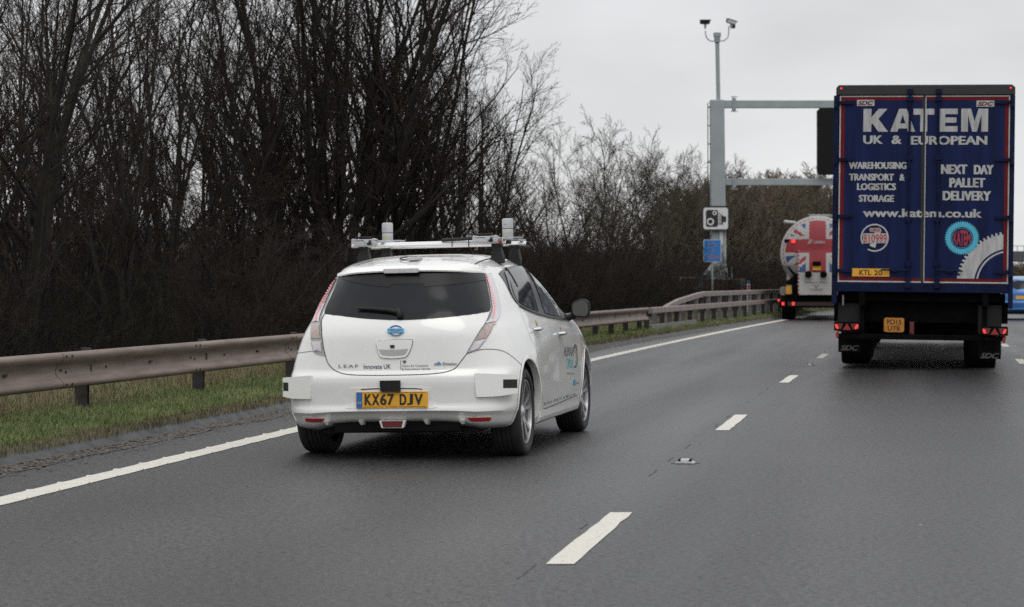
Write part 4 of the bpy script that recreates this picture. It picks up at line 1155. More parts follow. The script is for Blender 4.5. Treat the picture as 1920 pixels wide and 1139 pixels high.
# ------------------------------------------------------------------ the blue car at the right edge
BC = 76.0
blue = thing('blue_car', 'blue car in the right lane partly hidden by the rear corner of the blue trailer', 'car', (0, 0, 0))
BM = Matrix.Translation((17.62, BC, 0)) @ Matrix.Rotation(-heading(BC), 4, 'Z')
blue.location = (17.62, BC, 0); blue.rotation_euler = (0, 0, -heading(BC))
M['blue_paint'] = mat('blue_paint', (.025, .13, .36), .3, .2, coat=.6, var=.05)
o = add_body(blue, 'body', M['blue_paint']); 
for s in (-1, 1): wheel(blue, s, 0, tilt=0); wheel(blue, s, 2.7, tilt=0)
def rearp(x, y, off):
    h = BV.ray_cast(Vector(((x - 500) / 100, -3, (1000 - y) / 100)), Vector((0, 1, 0))); n = h[1] if h[0] else Vector((0, -1, 0))
    if h[0] is None:
        q = BV.find_nearest(Vector(((x - 500) / 100, -.4, (1000 - y) / 100))); return q[0] + Vector((0, -off, 0)), Vector((0, -1, 0))
    if n.y > 0: n = -n
    return h[0] + n * off, n
patch('rear_window', [(500 - 58, 1000 - 104, 1), (500 - 45, 1000 - 134, 1), (500 + 45, 1000 - 134, 1), (500 + 58, 1000 - 104, 1)], M['glass_dark'], blue, .006, 9, fn=rearp)
patch('number_plate', [(500 - 26, 1000 - 82, 1), (500 + 26, 1000 - 82, 1), (500 + 26, 1000 - 71, 1), (500 - 26, 1000 - 71, 1)], M['plate_yellow'], blue, .01, 9, sm=1, fn=rearp)
for s in (-1, 1):
    patch('tail_lamp', [(500 + s * 66, 1000 - 96, 1), (500 + s * 78, 1000 - 92, 1), (500 + s * 81, 1000 - 80, 1), (500 + s * 62, 1000 - 78, 1)], M['lamp_red'], blue, .01, 9, sm=1, fn=rearp)
patch('bumper_insert', [(500 - 62, 1000 - 46, 1), (500 + 62, 1000 - 46, 1), (500 + 55, 1000 - 31, 1), (500 - 55, 1000 - 31, 1)], M['black_plastic'], blue, .01, 12, sm=1, fn=rearp)
b = MB(); b.box(-.6, .6, -.6, 3.3, .19, .40); b.build('underbody', M['matt_black'], blue)
# ------------------------------------------------------------------ blue box trailer
TY, TX = 32.0, 5.957
tr = thing('box_trailer', 'dark blue box trailer with big white lettering on its rear doors', 'lorry trailer', (TX - .03, TY, 0), (0, R(.7), -.186))
KS = TY / F
def tx(px): return (px - 1730) * KS
def tz(py): return CAMH + (530 - py) * KS
W0, W1 = tx(1564), tx(1896)
LEN = 13.4
# body shell
b = MB(); b.box(W0 + .02, W1 - .02, .06, LEN, tz(548), tz(168)); b.build('box_body', M['navy_dark'], tr, bevel=.02)
b = MB()
b.prism([(tx(1567), tz(179)), (tx(1567), tz(165)), (tx(1572), tz(159.5)), (tx(1891), tz(159.5)), (tx(1897), tz(165)), (tx(1897), tz(179))], -.03, .30)
hd = b.build('roof_header', M['header_black'], tr, bevel=.012)
b = MB()
for x in (tx(1576.5), tx(1888.5)): b.lathe([(.0, -.045), (.011, -.045), (.013, -.03), (.013, -.02)], 'y', (x, 0, tz(166)), 12)
b.build('marker_light', mat('tiny_red', (.6, .02, .02), .2, emit=(1, .02, .05), es=1.6), hd)
# corner posts
for x0, x1, zb_ in ((1562.5, 1573.5, 606), (1890.5, 1896.5, 580)):
    pass
for x0, x1 in ((1563, 1572.5), (1888.8, 1897)):
    b = MB(); b.box(tx(x0), tx(x1), -.035, .12, tz(577) if x0 > 1700 else tz(572), tz(179.3)); b.build('corner_post', M['navy_dark'], tr, bevel=.01)
# doors
for side, (x0, x1) in (('l', (1574, 1729)), ('r', (1733, 1888))):
    d = None
    b = MB(); b.box(tx(x0), tx(x1), -.012, .055, tz(531), tz(180)); d = b.build('door', M['navy'], tr, bevel=.008)
    b = MB()
    # white then red border (outer edges only)
    Y_ = -.0145
    if side == 'l': ox0, ox1, ix0 = 1574, 1576.3, 1583.5
    else: ox0, ox1, ix0 = 1888, 1885.7, 1878.8
    lo, hi = min, max
    b.box(tx(lo(ox0, ox1)), tx(hi(ox0, ox1)), Y_, Y_ + .002, tz(531), tz(180), 0)
    b.box(tx(ox1 if side == 'l' else x0), tx(x1 if side == 'l' else ox1), Y_, Y_ + .002, tz(182), tz(180), 0)
    b.box(tx(ox1 if side == 'l' else x0), tx(x1 if side == 'l' else ox1), Y_, Y_ + .002, tz(530.6), tz(528), 0)
    xa, xb = (1729 - 2.2, 1729) if side == 'l' else (1733, 1733.0 + 1.6)
    b.box(tx(xa), tx(xb), Y_ - .002, Y_ - .0005, tz(527), tz(183), 2 if side == 'l' else 0)
    b.box(tx(lo(ox1, ix0)), tx(hi(ox1, ix0)), Y_, Y_ + .002, tz(527.6), tz(182.4), 1)
    b.box(tx(ix0 if side == 'l' else x0 + 2), tx(x1 - 2.5 if side == 'l' else ix0), Y_, Y_ + .002, tz(188.5), tz(182.4), 1)
    b.box(tx(ix0 if side == 'l' else x0 + 2), tx(x1 - 2.5 if side == 'l' else ix0), Y_, Y_ + .002, tz(527.6), tz(522), 1)
    b.build('border_stripe', [M['trailer_white'], M['trailer_red'], M['ink']], d)
    # lock rod
    xr = 1704.5 if side == 'l' else 1757.5
    b = MB(); b.tube([(tx(xr), -.045, tz(541)), (tx(xr), -.045, tz(172))], .017, 8)
    for yy in (186, 296, 412, 495, 524, 172, 536):
        b.box(tx(xr) - .045, tx(xr) + .045, -.062, -.0125, tz(yy) - .035, tz(yy) + .035)
    b.build('lock_rod', M['navy_dark'], d, bevel=.004)
    b = MB(); xo = 1655 if side == 'l' else 1805
    xa, xb = sorted((xr, xo)); b.tube([(tx(xa), -.06, tz(507)), (tx(xb), -.06, tz(508))], .014, 6)
    b.box(tx((xa + xb) / 2) - .05, tx((xa + xb) / 2) + .05, -.07, -.0125, tz(511), tz(503))
    b.build('lock_handle', M['navy_dark'], d, bevel=.004)
    for yy in (193, 300, 407, 509):
        b = MB(); xh = (1563.5, 1601) if side == 'l' else (1862, 1896.5)
        b.prism([(tx(xh[0]), tz(yy) - .045), (tx(xh[0]), tz(yy) + .045), (tx(xh[1]), tz(yy) + (.018 if side == 'l' else .045)), (tx(xh[1]), tz(yy) - (.018 if side == 'l' else .045))], -.055, -.036) if 0 else b.box(tx(xh[0]), tx(xh[1]), -.052, -.0365, tz(yy) - .025, tz(yy) + .025)
        xx = 1567.5 if side == 'l' else 1892
        b.lathe([(0, -.075), (.032, -.075), (.032, .075), (0, .075)], 'z', (tx(xx), -.06, tz(yy)), 10)
        b.box(tx(xh[0] + 10 if side == 'l' else xh[0]), tx(xh[1] if side == 'l' else xh[1] - 8), -.0364, -.0125, tz(yy) - .02, tz(yy) + .02)
        b.build('hinge', M['navy_dark'], d, bevel=.005)
# lettering (both doors; rods run in front of it)
YL = -.0175
L1 = MB()
def T(st, x0, x1, y0, y1, bold=.06, mi=0, shear=0., spacing=1., mb=None, y=YL):
    if mb is None:
        q = MB(); T(st, x0, x1, y0, y1, bold, mi, shear, spacing, q, y); q.build('lettering', M['trailer_grey'], tr); return
    text_xz(mb, st, tx(x0), tx(x1), tz(y1), tz(y0), y, mi, bold, shear, spacing=spacing)
def split_text(st, x0, x1, y0, y1, gap0=1728.2, gap1=1734, **k): T(st, x0, x1, y0, y1, **k)
# word rows cut at the gap between the doors are spelled letter by letter
GL = {'K': [[(0, 0), (0, 1), (.33, 1), (.33, .63), (.63, 1), (1, 1), (.62, .56), (1.03, 0), (.63, 0), (.38, .36), (.33, .30), (.33, 0)]],
      'A': [[(0, 0), (.29, 0), (.5, .74), (.5, 1), (.35, 1)], [(1, 0), (.71, 0), (.5, .74), (.5, 1), (.65, 1)], [(.27, .14), (.73, .14), (.67, .36), (.33, .36)]],
      'T': [[(0, 1), (1, 1), (1, .74), (.67, .74), (.67, 0), (.33, 0), (.33, .74), (0, .74)]],
      'E': [[(0, 0), (0, 1), (1, 1), (1, .76), (.38, .76), (.38, .62), (.94, .62), (.94, .39), (.38, .39), (.38, .24), (1, .24), (1, 0)]],
      'M': [[(0, 0), (0, 1), (.36, 1), (.5, .45), (.64, 1), (1, 1), (1, 0), (.75, 0), (.75, .74), (.59, 0), (.41, 0), (.25, .74), (.25, 0)]]}
for ch, a, c_ in (('K', 1618.5, 1663), ('A', 1668.5, 1714.5), ('T', 1711, 1749.5), ('E', 1755.5, 1792.5), ('M', 1799, 1848)):
    for q, poly in enumerate(GL[ch]):
        co, _, fc, _, _, _ = delaunay_2d_cdt([Vector((tx(a + (c_ - a) * u), tz(247.5 - 43 * v))) for u, v in poly], [(i, (i + 1) % len(poly)) for i in range(len(poly))], [list(range(len(poly)))], 1, 1e-6)
        L1.add([(c.x, YL - .002 - (.0006 if q == 2 else 0), c.y) for c in co], [list(f) for f in fc])
T('UK', 1618.5, 1655.5, 254.5, 270.5, bold=.05); T('&', 1671, 1690, 254.5, 270.5, bold=.05); T('EUROPEAN', 1706.5, 1847, 255.5, 272, bold=.05)
T('WAREHOUSING', 1592, 1699.5, 304.5, 317.5); T('TRANSPORT', 1593, 1676.5, 326.5, 339.5); T('&', 1686.5, 1696.5, 327, 339.5)
T('LOGISTICS', 1608, 1680.5, 344.5, 357.5); T('STORAGE', 1611.5, 1677, 366.5, 379.5)
T('NEXT', 1763, 1811, 309, 326.5); T('DAY', 1823, 1859.5, 309.5, 327); T('PALLET', 1778.5, 1844.5, 334, 351.5); T('DELIVERY', 1766.5, 1855.5, 358.5, 376)
T('www.katem.co.uk', 1619.5, 1839, 392, 408, bold=.045)
L1.build('lettering', M['trailer_grey'], tr)
# gap between doors stays dark
b = MB(); b.box(tx(1729.3), tx(1732.7), -.022, .0, tz(531), tz(180)); b.build('door_seal', M['ink'], tr)
# manufacturer stickers
for x0, y0 in ((1606, 187.5), (1826.5, 189.5)):
    b = MB(); b.box(tx(x0), tx(x0 + 32.5), -.0185, -.0165, tz(y0 + 11.5), tz(y0)); st = b.build('sticker', M['trailer_grey'], tr)
    b = MB(); T('SDC', x0 + 2, x0 + 30.5, y0 + 2, y0 + 9.8, bold=.04, shear=.3, mb=b, y=-.0195); b.build('sticker_lettering', M['trailer_red'], st)
# phone emblem
b = MB(); cx, cz = tx(1642), tz(447)
ring_xz(b, cx, cz, 23.6 * KS, 26.2 * KS, YL, 0, 60, R(-120), R(208))
b.tube([(tx(1649), YL - .002, tz(431)), (tx(1644), YL - .002, tz(447)), (tx(1638), YL - .002, tz(464))], [.05, .028, .045], 8)
b.v = [(x, max(y, YL - .004), z) for x, y, z in b.v]
b.build('phone_emblem', M['trailer_white'], tr)
b = MB(); T('810999', 1619.5, 1666.5, 438.5, 458, bold=.10, mb=b, y=YL - .0045); T('01388', 1632.5, 1653, 428.5, 436.5, bold=.08, mb=b, y=YL - .0045); b.build('phone_outline', M['trailer_white'], tr)
b = MB(); T('810999', 1621, 1665, 440, 456.5, bold=.01, mb=b, y=YL - .0075); T('01388', 1633.5, 1652, 429.3, 435.7, bold=.01, mb=b, y=YL - .0075); b.build('phone_number', mat('tred2', (.42, .03, .03), .5), tr)
# cyan gear with red disc
def gear(cx, cy, r, teeth, dep, a0=0., a1=2 * math.pi, steps=8):
    p = []
    n = int(teeth * (a1 - a0) / (2 * math.pi) + .5)
    for k in range(n):
        for j in range(steps):
            f_ = j / steps; rr_ = r + dep * (0 if f_ < .5 else 1); a = a0 + (a1 - a0) * (k + f_) / n
            p.append((cx + rr_ * math.cos(a), cy - rr_ * math.sin(a)))
    return p
def flat(mb, pts, y, mi=0):
    co, _, fc, _, _, _ = delaunay_2d_cdt([Vector((tx(a), tz(c_))) for a, c_ in pts], [(i, (i + 1) % len(pts)) for i in range(len(pts))], [list(range(len(pts)))], 1, 1e-6)
    mb.add([(c.x, y, c.y) for c in co], [list(f) for f in fc], mi)
# big pale gear, clipped by the border
g = [(1881 - 3, 522)]
def clampp(p): return (min(p[0], 1878.6), min(p[1], 521.8))
big = gear(1892, 531, 93, 74, 5, R(98), R(174)); big = [p for p in big if p[0] < 1878.6 and p[1] < 521.8]
b = MB(); flat(b, [(1878.6, 521.8)] + [(1878.6, big[0][1])] + big + [(big[-1][0], 521.8)], -.0152)
gr = b.build('gear_emblem', M['trailer_grey'], tr)
def quarter(r): return [(1878.6, 521.8)] + [q_ for q_ in [(1892 + r * math.cos(R(a)), 531 - r * math.sin(R(a))) for a in np.linspace(98, 173, 40)] if q_[0] < 1878.6 and q_[1] < 521.8]
def qpoly(r):
    q_ = quarter(r); return [q_[0], (1878.6, q_[1][1])] + q_[1:] + [(q_[-1][0], 521.8)]
b = MB(); flat(b, qpoly(66), -.0162); b.build('gear_ring', M['navy'], gr)
b = MB(); flat(b, qpoly(62.5), -.0172); b.build('gear_ring', M['trailer_white'], gr)
b = MB(); flat(b, qpoly(59.5), -.0182); b.build('gear_centre', M['navy'], gr)
b = MB(); flat(b, gear(1803, 446, 29.3, 44, 2.2), -.0185); cg = b.build('cyan_gear', M['cyan'], tr)
b = MB(); ring_xz(b, tx(1803), tz(446), 19.2 * KS, 20.6 * KS, -.0197); b.add([(x, -.0195, z) for x, z in disc(tx(1803), tz(446), 18.2 * KS)], [list(range(40))]); b.build('gear_disc', M['navy'], cg)
v_, f_ = text2d('KATEM', .03); b = MB()
def bulge(a, c_):
    x = -15.5 + 31 * a; hh = math.sqrt(max(1, 17.2**2 - x * x)) * .88; return (tx(1803 + x), -.0205, tz(446 - (c_ - .5) * 2 * hh))
b.add([bulge(a, c_) for a, c_ in v_], f_); b.build('gear_lettering', mat('tred3', (.36, .03, .035), .5), cg)
# yellow company plate
b = MB(); b.box(tx(1601), tx(1670), -.0225, -.013, tz(520), tz(505)); kp = b.build('company_plate', M['plate_yellow'], tr)
b = MB(); T('KTL', 1614.5, 1636.5, 507.5, 517.5, bold=.015, mb=b, y=-.024); T('20', 1642, 1657, 507.5, 517.5, bold=.015, mb=b, y=-.024); b.build('plate_lettering', M['ink'], kp)

# lower part
b = MB(); b.box(tx(1571), tx(1889), -.02, .12, tz(549), tz(531.5)); b.build('rear_sill', M['navy_dark'], tr, bevel=.01)
b = MB()
b.box(tx(1574), tx(1884), .1, .45, tz(566), tz(549.5))
for x in (1620, 1847): b.box(tx(x - 6), tx(x + 6), -.01, 12.8, tz(575), tz(549.5)); b.box(tx(x - 4), tx(x + 4), .06, .25, tz(640), tz(575))
b.box(tx(1640), tx(1830), .75, 1.0, tz(628), tz(575))
b.box(tx(1655), tx(1815), 1.5, 1.7, tz(600), tz(550))
for k in range(12): b.box(tx(1626), tx(1841), 1.9 + k * .95, 2.0 + k * .95, tz(572), tz(553))
b.box(tx(1600), tx(1860), .3, .5, tz(600), tz(592))
b.box(W0 + .02, W1 - .05, .25, .29, tz(606), tz(566))
b.build('chassis', M['chassis'], tr, bevel=.01)
b = MB(); b.box(tx(1575), tx(1885), -.02, .10, tz(638), tz(628)); b.build('underrun_bar', M['chassis'], tr, bevel=.015)
b = MB()
b.box(tx(1583), tx(1586), -.0, .1, tz(575), tz(556)); b.build('bracket', M['post_grey'], tr)
# axles and wheels
for k, v in enumerate((1.55, 2.87, 4.18)):
    b = MB(); b.tube([(tx(1600), v, .5), (tx(1855), v, .5)], .07, 10); b.build('axle', M['chassis'], tr)
    for s, xc in ((-1, tx(1603.5)), (1, tx(1845.5))):
        b = MB(); b.lathe([(.28, -.2), (.38, -.215), (.48, -.21), (.515, -.19), (.52, -.05), (.505, -.045), (.505, -.03), (.52, -.025), (.52, .025), (.505, .03), (.505, .045), (.52, .05), (.515, .19), (.48, .21), (.38, .215), (.28, .2)], 'x', (xc, v, .515 + s * -.03), 40)
        wh = b.build('wheel', M['grimy_rubber'], tr, auto=40)
        b = MB(); b.lathe([(.28, -.19), (.26, -.1), (.1, -.1), (.1, .1), (.26, .1), (.28, .19)], 'x', (xc, v, .515 + s * -.03), 32); b.build('rim', M['post_grey'], wh, auto=40)
# mudguards, flaps
for s, x0, x1, zt_, zb_ in ((-1, 1574.5, 1618, 575, 664), (1, 1835, 1878, 578, 672)):
    b = MB(); P = []
    for k in range(13):
        a = R(175 - 170 * k / 12) ; P.append((1.55 - .70 * math.cos(a) * -1 - 0, .60 + .72 * math.sin(a) * .9))
    vs = []
    for (v, z) in P:
        for x in (tx(x0) - .02, tx(x1)): vs.append((x, v, z))
    b.add(vs, [(2 * i, 2 * i + 1, 2 * i + 3, 2 * i + 2) for i in range(12)])
    b.box(tx(x0), tx(x1), .20, .23, tz(625), tz(571))
    b.build('mudguard', M['black_plastic'], tr, auto=50)
    b = MB(); b.box(tx(x0 + 1), tx(x1), .24, .255, tz(zb_), tz(636)); fl = b.build('mud_flap', M['grimy_rubber'], tr)
    b = MB()
    zz0 = 651 if s < 0 else 661
    T('SDC', x0 + 5, x1 - 3.5 + (0 if s < 0 else -0), zz0, zz0 + 10, bold=.05, shear=.35, mb=b, y=.238); b.build('flap_lettering', M['flap_grey'], fl)
# lamp clusters
for x0, y0 in ((1568.5, 606), (1840.5, 610.5)):
    b = MB(); b.rbox(tx(x0), tx(x0 + 48.5), -.06, .06, tz(y0 + 17), tz(y0), .01); lc = b.build('lamp_cluster', M['chassis'], tr, bevel=.008)
    b = MB()
    b.prism([(tx(x0 + 2), tz(y0 + 13)), (tx(x0 + 3), tz(y0 + 3)), (tx(x0 + 17), tz(y0 + 3)), (tx(x0 + 13), tz(y0 + 14))], -.068, -.0605)
    b.prism([(tx(x0 + 46.5), tz(y0 + 13)), (tx(x0 + 45.5), tz(y0 + 3)), (tx(x0 + 31), tz(y0 + 3)), (tx(x0 + 35), tz(y0 + 14))], -.068, -.0605)
    b.build('lens', M['lamp_red'], lc)
    b = MB()
    for dx, sl in ((5.2, 1), (42.2, -1)):
        pts_ = []
        for k in range(14):
            a = 2 * math.pi * k / 14; ex, ez = 2.6 * math.cos(a), 4.6 * math.sin(a); pts_.append((tx(x0 + dx + ex + sl * .38 * -ez), tz(y0 + 8.8 - ez)))
        b.prism(pts_, -.074, -.069)
    b.build('lit_lamp', M['led_red'], lc)
    b = MB(); b.prism([(tx(x0 + 16.3), tz(y0 + 15)), (tx(x0 + 32), tz(y0 + 15)), (tx(x0 + 24.3), tz(y0 + 2.5))], -.071, -.0605); b.build('triangle_reflector', M['lamp_reflector_glow'], lc)  # reflector given a faint glow of its own, though no lamp
for x, y in ((1575, 630.5), (1882, 636)):
    b = MB(); b.rbox(tx(x - 3), tx(x + 2.5), -.05, .03, tz(y + 6), tz(y - 6.5), .02); b.build('marker_lamp', M['lamp_reflector_glow'], tr, bevel=.005)
b = MB(); b.rbox(tx(1709.5), tx(1716), -.02, .03, tz(625), tz(606), .006); b.box(tx(1708.5), tx(1717), .03, .3, tz(630), tz(604)); b.build('red_marker', mat('rm', (.11, .015, .012), .5), tr)
b = MB(); b.box(tx(1659), tx(1700.5), -.012, .2, tz(625.5), tz(595.5)); bk = b.build('plate_holder', M['chassis'], tr)
b = MB(); b.rbox(tx(1661.3), tx(1698.5), -.02, -.013, tz(623.8), tz(597.2), .02); pl = b.build('number_plate', mat('py2', (.46, .175, .012), .5, var=.15, vscale=20), tr)
b = MB(); T('PO15', 1666.5, 1693.5, 600, 609.5, bold=.012, mb=b, y=-.021); T('UTR', 1668.5, 1692.5, 612.5, 621.5, bold=.012, mb=b, y=-.021); b.build('plate_lettering', M['ink'], pl)
# tractor unit in front (mostly hidden)
tc_ = thing('lorry_cab', 'dark blue lorry cab coupled in front of the box trailer', 'lorry cab', tr.matrix_basis @ Vector((0, 0, 0)), (0, 0, -.186))
b = MB(); b.box(-1.2, 1.2, 13.9, 16.0, .9, 3.5); b.box(-1.15, 1.15, 15.9, 16.2, .5, 1.6); b.build('cab_body', M['navy'], tc_, bevel=.12)
b = MB(); b.box(-.45, .45, 9.0, 15.5, .7, 1.0); b.build('chassis', M['chassis'], tc_)
for v in (11.6, 15.1):
    for s in (-1, 1):
        b = MB(); b.lathe([(.28, -.15), (.48, -.17), (.52, -.14), (.52, .14), (.48, .17), (.28, .15)], 'x', (s * 1.05, v, .52), 32); b.lathe([(0, -.05), (.28, -.05), (.28, .05), (0, .05)], 'x', (s * 1.05, v, .52), 24); b.build('wheel', M['grimy_rubber'], tc_, auto=40)

# ------------------------------------------------------------------ tanker
KY = 75.5; K2 = KY / F
KX = (1533 - 960) * K2
ta = thing('cement_tanker', 'tanker lorry with a large Union Jack on its rounded rear end', 'tanker lorry', (KX, KY, 0), (0, 0, -.138))
def kx(px): return (px - 1533) * K2
def kz(py): return CAMH + (530 - py) * K2
flagm = [mat('flag_white', (.36, .35, .34), .5, var=.1, vscale=3), mat('flag_red', (.25, .02, .028), .5, var=.1, vscale=3), mat('flag_blue', (.025, .06, .16), .5, var=.1, vscale=3), mat('tank_steel', (.30, .30, .30), .35, .4, var=.2, vscale=3)]
def flag_idx(x, z, cx, cz, hw, hh, low=None):
    """colour of the flag at a point"""
    if low is not None and z < low: return 3
    dx, dz = x - cx, z - cz
    if abs(dx) > hw or abs(dz) > hh: return 0
    if abs(dx) < .285 or abs(dz) < .235: return 1
    if abs(dx) < .40 or abs(dz) < .335: return 0
    sl = hh / hw; d = (abs(dz) - abs(dx) * sl) / math.sqrt(1 + sl * sl); o_ = 1 if (dx > 0) == (dz > 0) else -1
    if abs(d) < .20:
        return 1 if 0 <= d * o_ * 1.0 < .115 else 0
    return 2
cxk, czk, rk = 0.0, kz(474), 69 * K2
# dished end
vs, fs, fi = [], [], []
NR, NA = 46, 150
for i in range(NR + 1):
    r_ = rk * i / NR; y_ = .42 * (1 - math.sqrt(max(0, 1 - (r_ / (rk * 1.06)) ** 2)))
    for k in range(NA):
        a = 2 * math.pi * k / NA; vs.append((cxk + r_ * math.cos(a), y_ - .42, czk + r_ * math.sin(a)))
for i in range(NR):
    for k in range(NA):
        q_ = (i * NA + k, i * NA + (k + 1) % NA, (i + 1) * NA + (k + 1) % NA, (i + 1) * NA + k); fs.append(q_)
        x_ = sum(vs[j][0] for j in q_) / 4; z_ = sum(vs[j][2] for j in q_) / 4; r_ = math.hypot(x_ - cxk, z_ - czk); a = math.atan2(z_ - czk, x_ - cxk)
        if z_ < kz(497): ix = 3
        elif r_ > rk * .865:
            ix = 0
            if abs(r_ - rk * .925) < rk * .016 and (a * 26 / math.pi) % 1 < .6: ix = 1
        else: ix = flag_idx(x_, z_, kx(1533), kz(462), rk * 1.0, rk * .80)
        fi.append(ix)
me = mesh_np('tank_end', np.array(vs), np.array(fs), flagm, fi, smooth=True); link('tank_end', me, ta)
b = MB(); b.lathe([(rk * .985, -.14), (rk, -.06), (rk, 1.2), (rk * 1.0, 3.0), (rk, 8.6), (rk * .9, 9.0), (0, 9.2)], 'y', (cxk, 0, czk), 64); b.build('tank_barrel', flagm[0], ta, auto=40)
b = MB()
for v in (1.2, 4.0, 7.0): b.lathe([(rk + .002, v), (rk + .03, v + .01), (rk + .03, v + .06), (rk + .002, v + .07)], 'y', (cxk, 0, czk), 64)
b.build('tank_band', M['silver'], ta)
# discharge housing below
x0, x1, z0, z1 = kx(1497), kx(1569), kz(553), kz(470)
NXc, NZ = 60, 70; vs = []; fs = []; fi = []
prof_y = lambda z: -.62 + .12 * ((z - z0) / (z1 - z0)) ** 2
for i in range(NZ + 1):
    for k in range(NXc + 1):
        z_ = z0 + (z1 - z0) * i / NZ; vs.append((x0 + (x1 - x0) * k / NXc, prof_y(z_), z_))
for i in range(NZ):
    for k in range(NXc):
        fs.append((i * (NXc + 1) + k, i * (NXc + 1) + k + 1, (i + 1) * (NXc + 1) + k + 1, (i + 1) * (NXc + 1) + k))
        x_ = x0 + (x1 - x0) * (k + .5) / NXc; z_ = z0 + (z1 - z0) * (i + .5) / NZ
        if z_ < kz(512): ix = 0
        else: ix = flag_idx(x_, z_, kx(1533), kz(462), rk * 1.0, rk * .80)
        if k < 2 : ix = 0 if (i // 3) % 2 else 1
        fi.append(ix)
me = mesh_np('rear_housing', np.array(vs), np.array(fs), flagm, fi); hs = link('rear_housing', me, ta)
b = MB(); b.box(x0, x1, -.49, .5, z0, z1 - .02); b.build('housing_shell', M['trailer_white'], hs)
b = MB()
T2 = lambda st, a, c_, y0, y1, mi=0, y=-.66: text_xz(b, st, kx(a), kx(c_), kz(y1), kz(y0), y, mi, .02)
for pts_ in ([(1514, 458), (1516, 458), (1521, 449.5), (1519, 449.5)], [(1517.5, 458), (1519.5, 458), (1524.5, 449.5), (1522.5, 449.5)]):
    b.add([(kx(a), -.52, kz(c_)) for a, c_ in pts_], [(0, 1, 2, 3)])
text_xz(b, 'CEMEX', kx(1525), kx(1547), kz(457.5), kz(452.5), -.52, 0, .02)
b.build('tank_lettering', flagm[0], ta)
b = MB(); text_xz(b, 'Building the future', kx(1510), kx(1551), kz(531.5), kz(528), -.64, 0, .0); b.build('housing_lettering', M['trailer_red'], hs)
b = MB(); text_xz(b, '19007', kx(1520), kx(1542), kz(545.5), kz(541), -.64, 0, .0)
b.add([(kx(a), -.64, kz(c_)) for a, c_ in ((1526, 534), (1531, 540), (1536, 534), (1534.5, 534), (1531, 538), (1527.5, 534))], [(0, 1, 4, 5), (1, 2, 3, 4)]); b.build('housing_lettering', M['post_grey'], hs)
for x in (1516, 1544):
    b = MB(); b.lathe([(0, -.82), (.10, -.80), (.12, -.70), (.10, -.55)], 'y', (kx(x), 0, kz(515)), 16); b.build('valve', M['chassis'], hs)
b = MB(); b.box(kx(1524), kx(1539), -.74, -.60, kz(499), kz(491)); b.build('work_lamp', M['chassis'], hs, bevel=.02)
b = MB(); b.box(kx(1524), kx(1539), -.66, -.64, kz(507), kz(499.5)); b.build('hazard_plate', M['plate_yellow'], hs)
# top spout, railing
b = MB(); b.tube([(kx(1471), -.2, kz(416)), (kx(1492), -.1, kz(418))], .055, 10); b.build('discharge_pipe', M['trailer_white'], ta)
b = MB()
for k in range(14): b.box(kx(1518) + k * .06, kx(1518) + k * .06 + .03, 1.0, 1.05, kz(405), kz(401) + .01 * (k % 3))
b.box(kx(1515), kx(1553), 1.0, 1.04, kz(401.5), kz(400.6)); b.build('walkway_rail', M['silver'], ta)
# lamps on the tank flank
for s in (-1, 1):
    b = MB(); xx = kx(1533) + s * 45 * K2; b.rbox(xx - .07, xx + .07, -.36, -.26, kz(456), kz(450), .02); lm = b.build('tank_lamp', M['led_red'], ta)
    b = MB(); b.box(xx - .1, xx + .3 * -s * -1 if s < 0 else xx + .1, -.26, -.12, kz(455), kz(449)); b.build('lamp_bracket', M['chassis'], lm)
# chassis, bumper, lamps, wheels
b = MB(); b.box(kx(1464), kx(1602), -.45, -.2, kz(577), kz(565)); b.box(kx(1466), kx(1600), -.3, 1.0, kz(566), kz(554)); b.box(-.45, .45, -.2, 12, kz(570), kz(552)); b.build('chassis', M['chassis'], ta, bevel=.02)
b = MB(); b.box(kx(1478), kx(1588), -.462, -.451, kz(573.5), kz(566.5)); b.build('rear_marking', mat('dim_red', (.03, .006, .006), .5), ta)
for s in (-1, 1):
    for dx in (45, 64):
        b = MB(); xx = s * dx * K2; b.rbox(xx - .045, xx + .045, -.50, -.44, kz(573), kz(566.5), .02); b.build('tail_lamp', M['led_red'], ta)
    b = MB(); xx = s * 72 * K2; b.rbox(xx - .035, xx + .035, -.46, -.38, kz(565.5), kz(561.5), .01); b.build('side_marker', M['led_red'], ta)
b = MB(); b.rbox(kx(1474), kx(1485), -.40, -.36, kz(552), kz(536), .03); b.build('hazard_panel', mat('orange_panel', (.50, .24, .03), .5, var=.2, vscale=8), ta)
b = MB(); b.rbox(kx(1463), kx(1475), -.30, .9, kz(555), kz(538), .06); b.rbox(kx(1592), kx(1603), -.30, .9, kz(555), kz(538), .06); b.build('side_locker', M['post_grey'], ta, bevel=.03)
b = MB()
for px_, py_, r_ in ((1487, 528, .14), (1492, 541, .16), (1480, 530, .10), (1492, 518, .09)): b.lathe([(0, -.34), (r_, -.32), (r_, .2), (0, .22)], 'y', (kx(px_), 0, kz(py_)), 12)
b.tube([(kx(1479), -.2, kz(500)), (kx(1490), -.25, kz(515)), (kx(1494), -.2, kz(530))], .05, 8); b.build('pipework', M['chassis'], ta)
for v in (.85, 2.2, 3.5):
    for s in (-1, 1):
        b = MB(); b.lathe([(.28, -.2), (.44, -.225), (.495, -.21), (.51, -.15), (.51, .15), (.495, .21), (.44, .225), (.28, .2)], 'x', (s * 1.00, v, .51), 36); b.lathe([(0, -.05), (.28, -.12), (.28, .12), (0, .05)], 'x', (s * 1.00, v, .51), 24); b.build('wheel', M['grimy_rubber'], ta, auto=40)
for s in (-1, 1): b = MB(); b.box(s * 1.0 - .23, s * 1.0 + .23, .15, .17, .30, kz(577)); b.build('mud_flap', M['grimy_rubber'], ta)
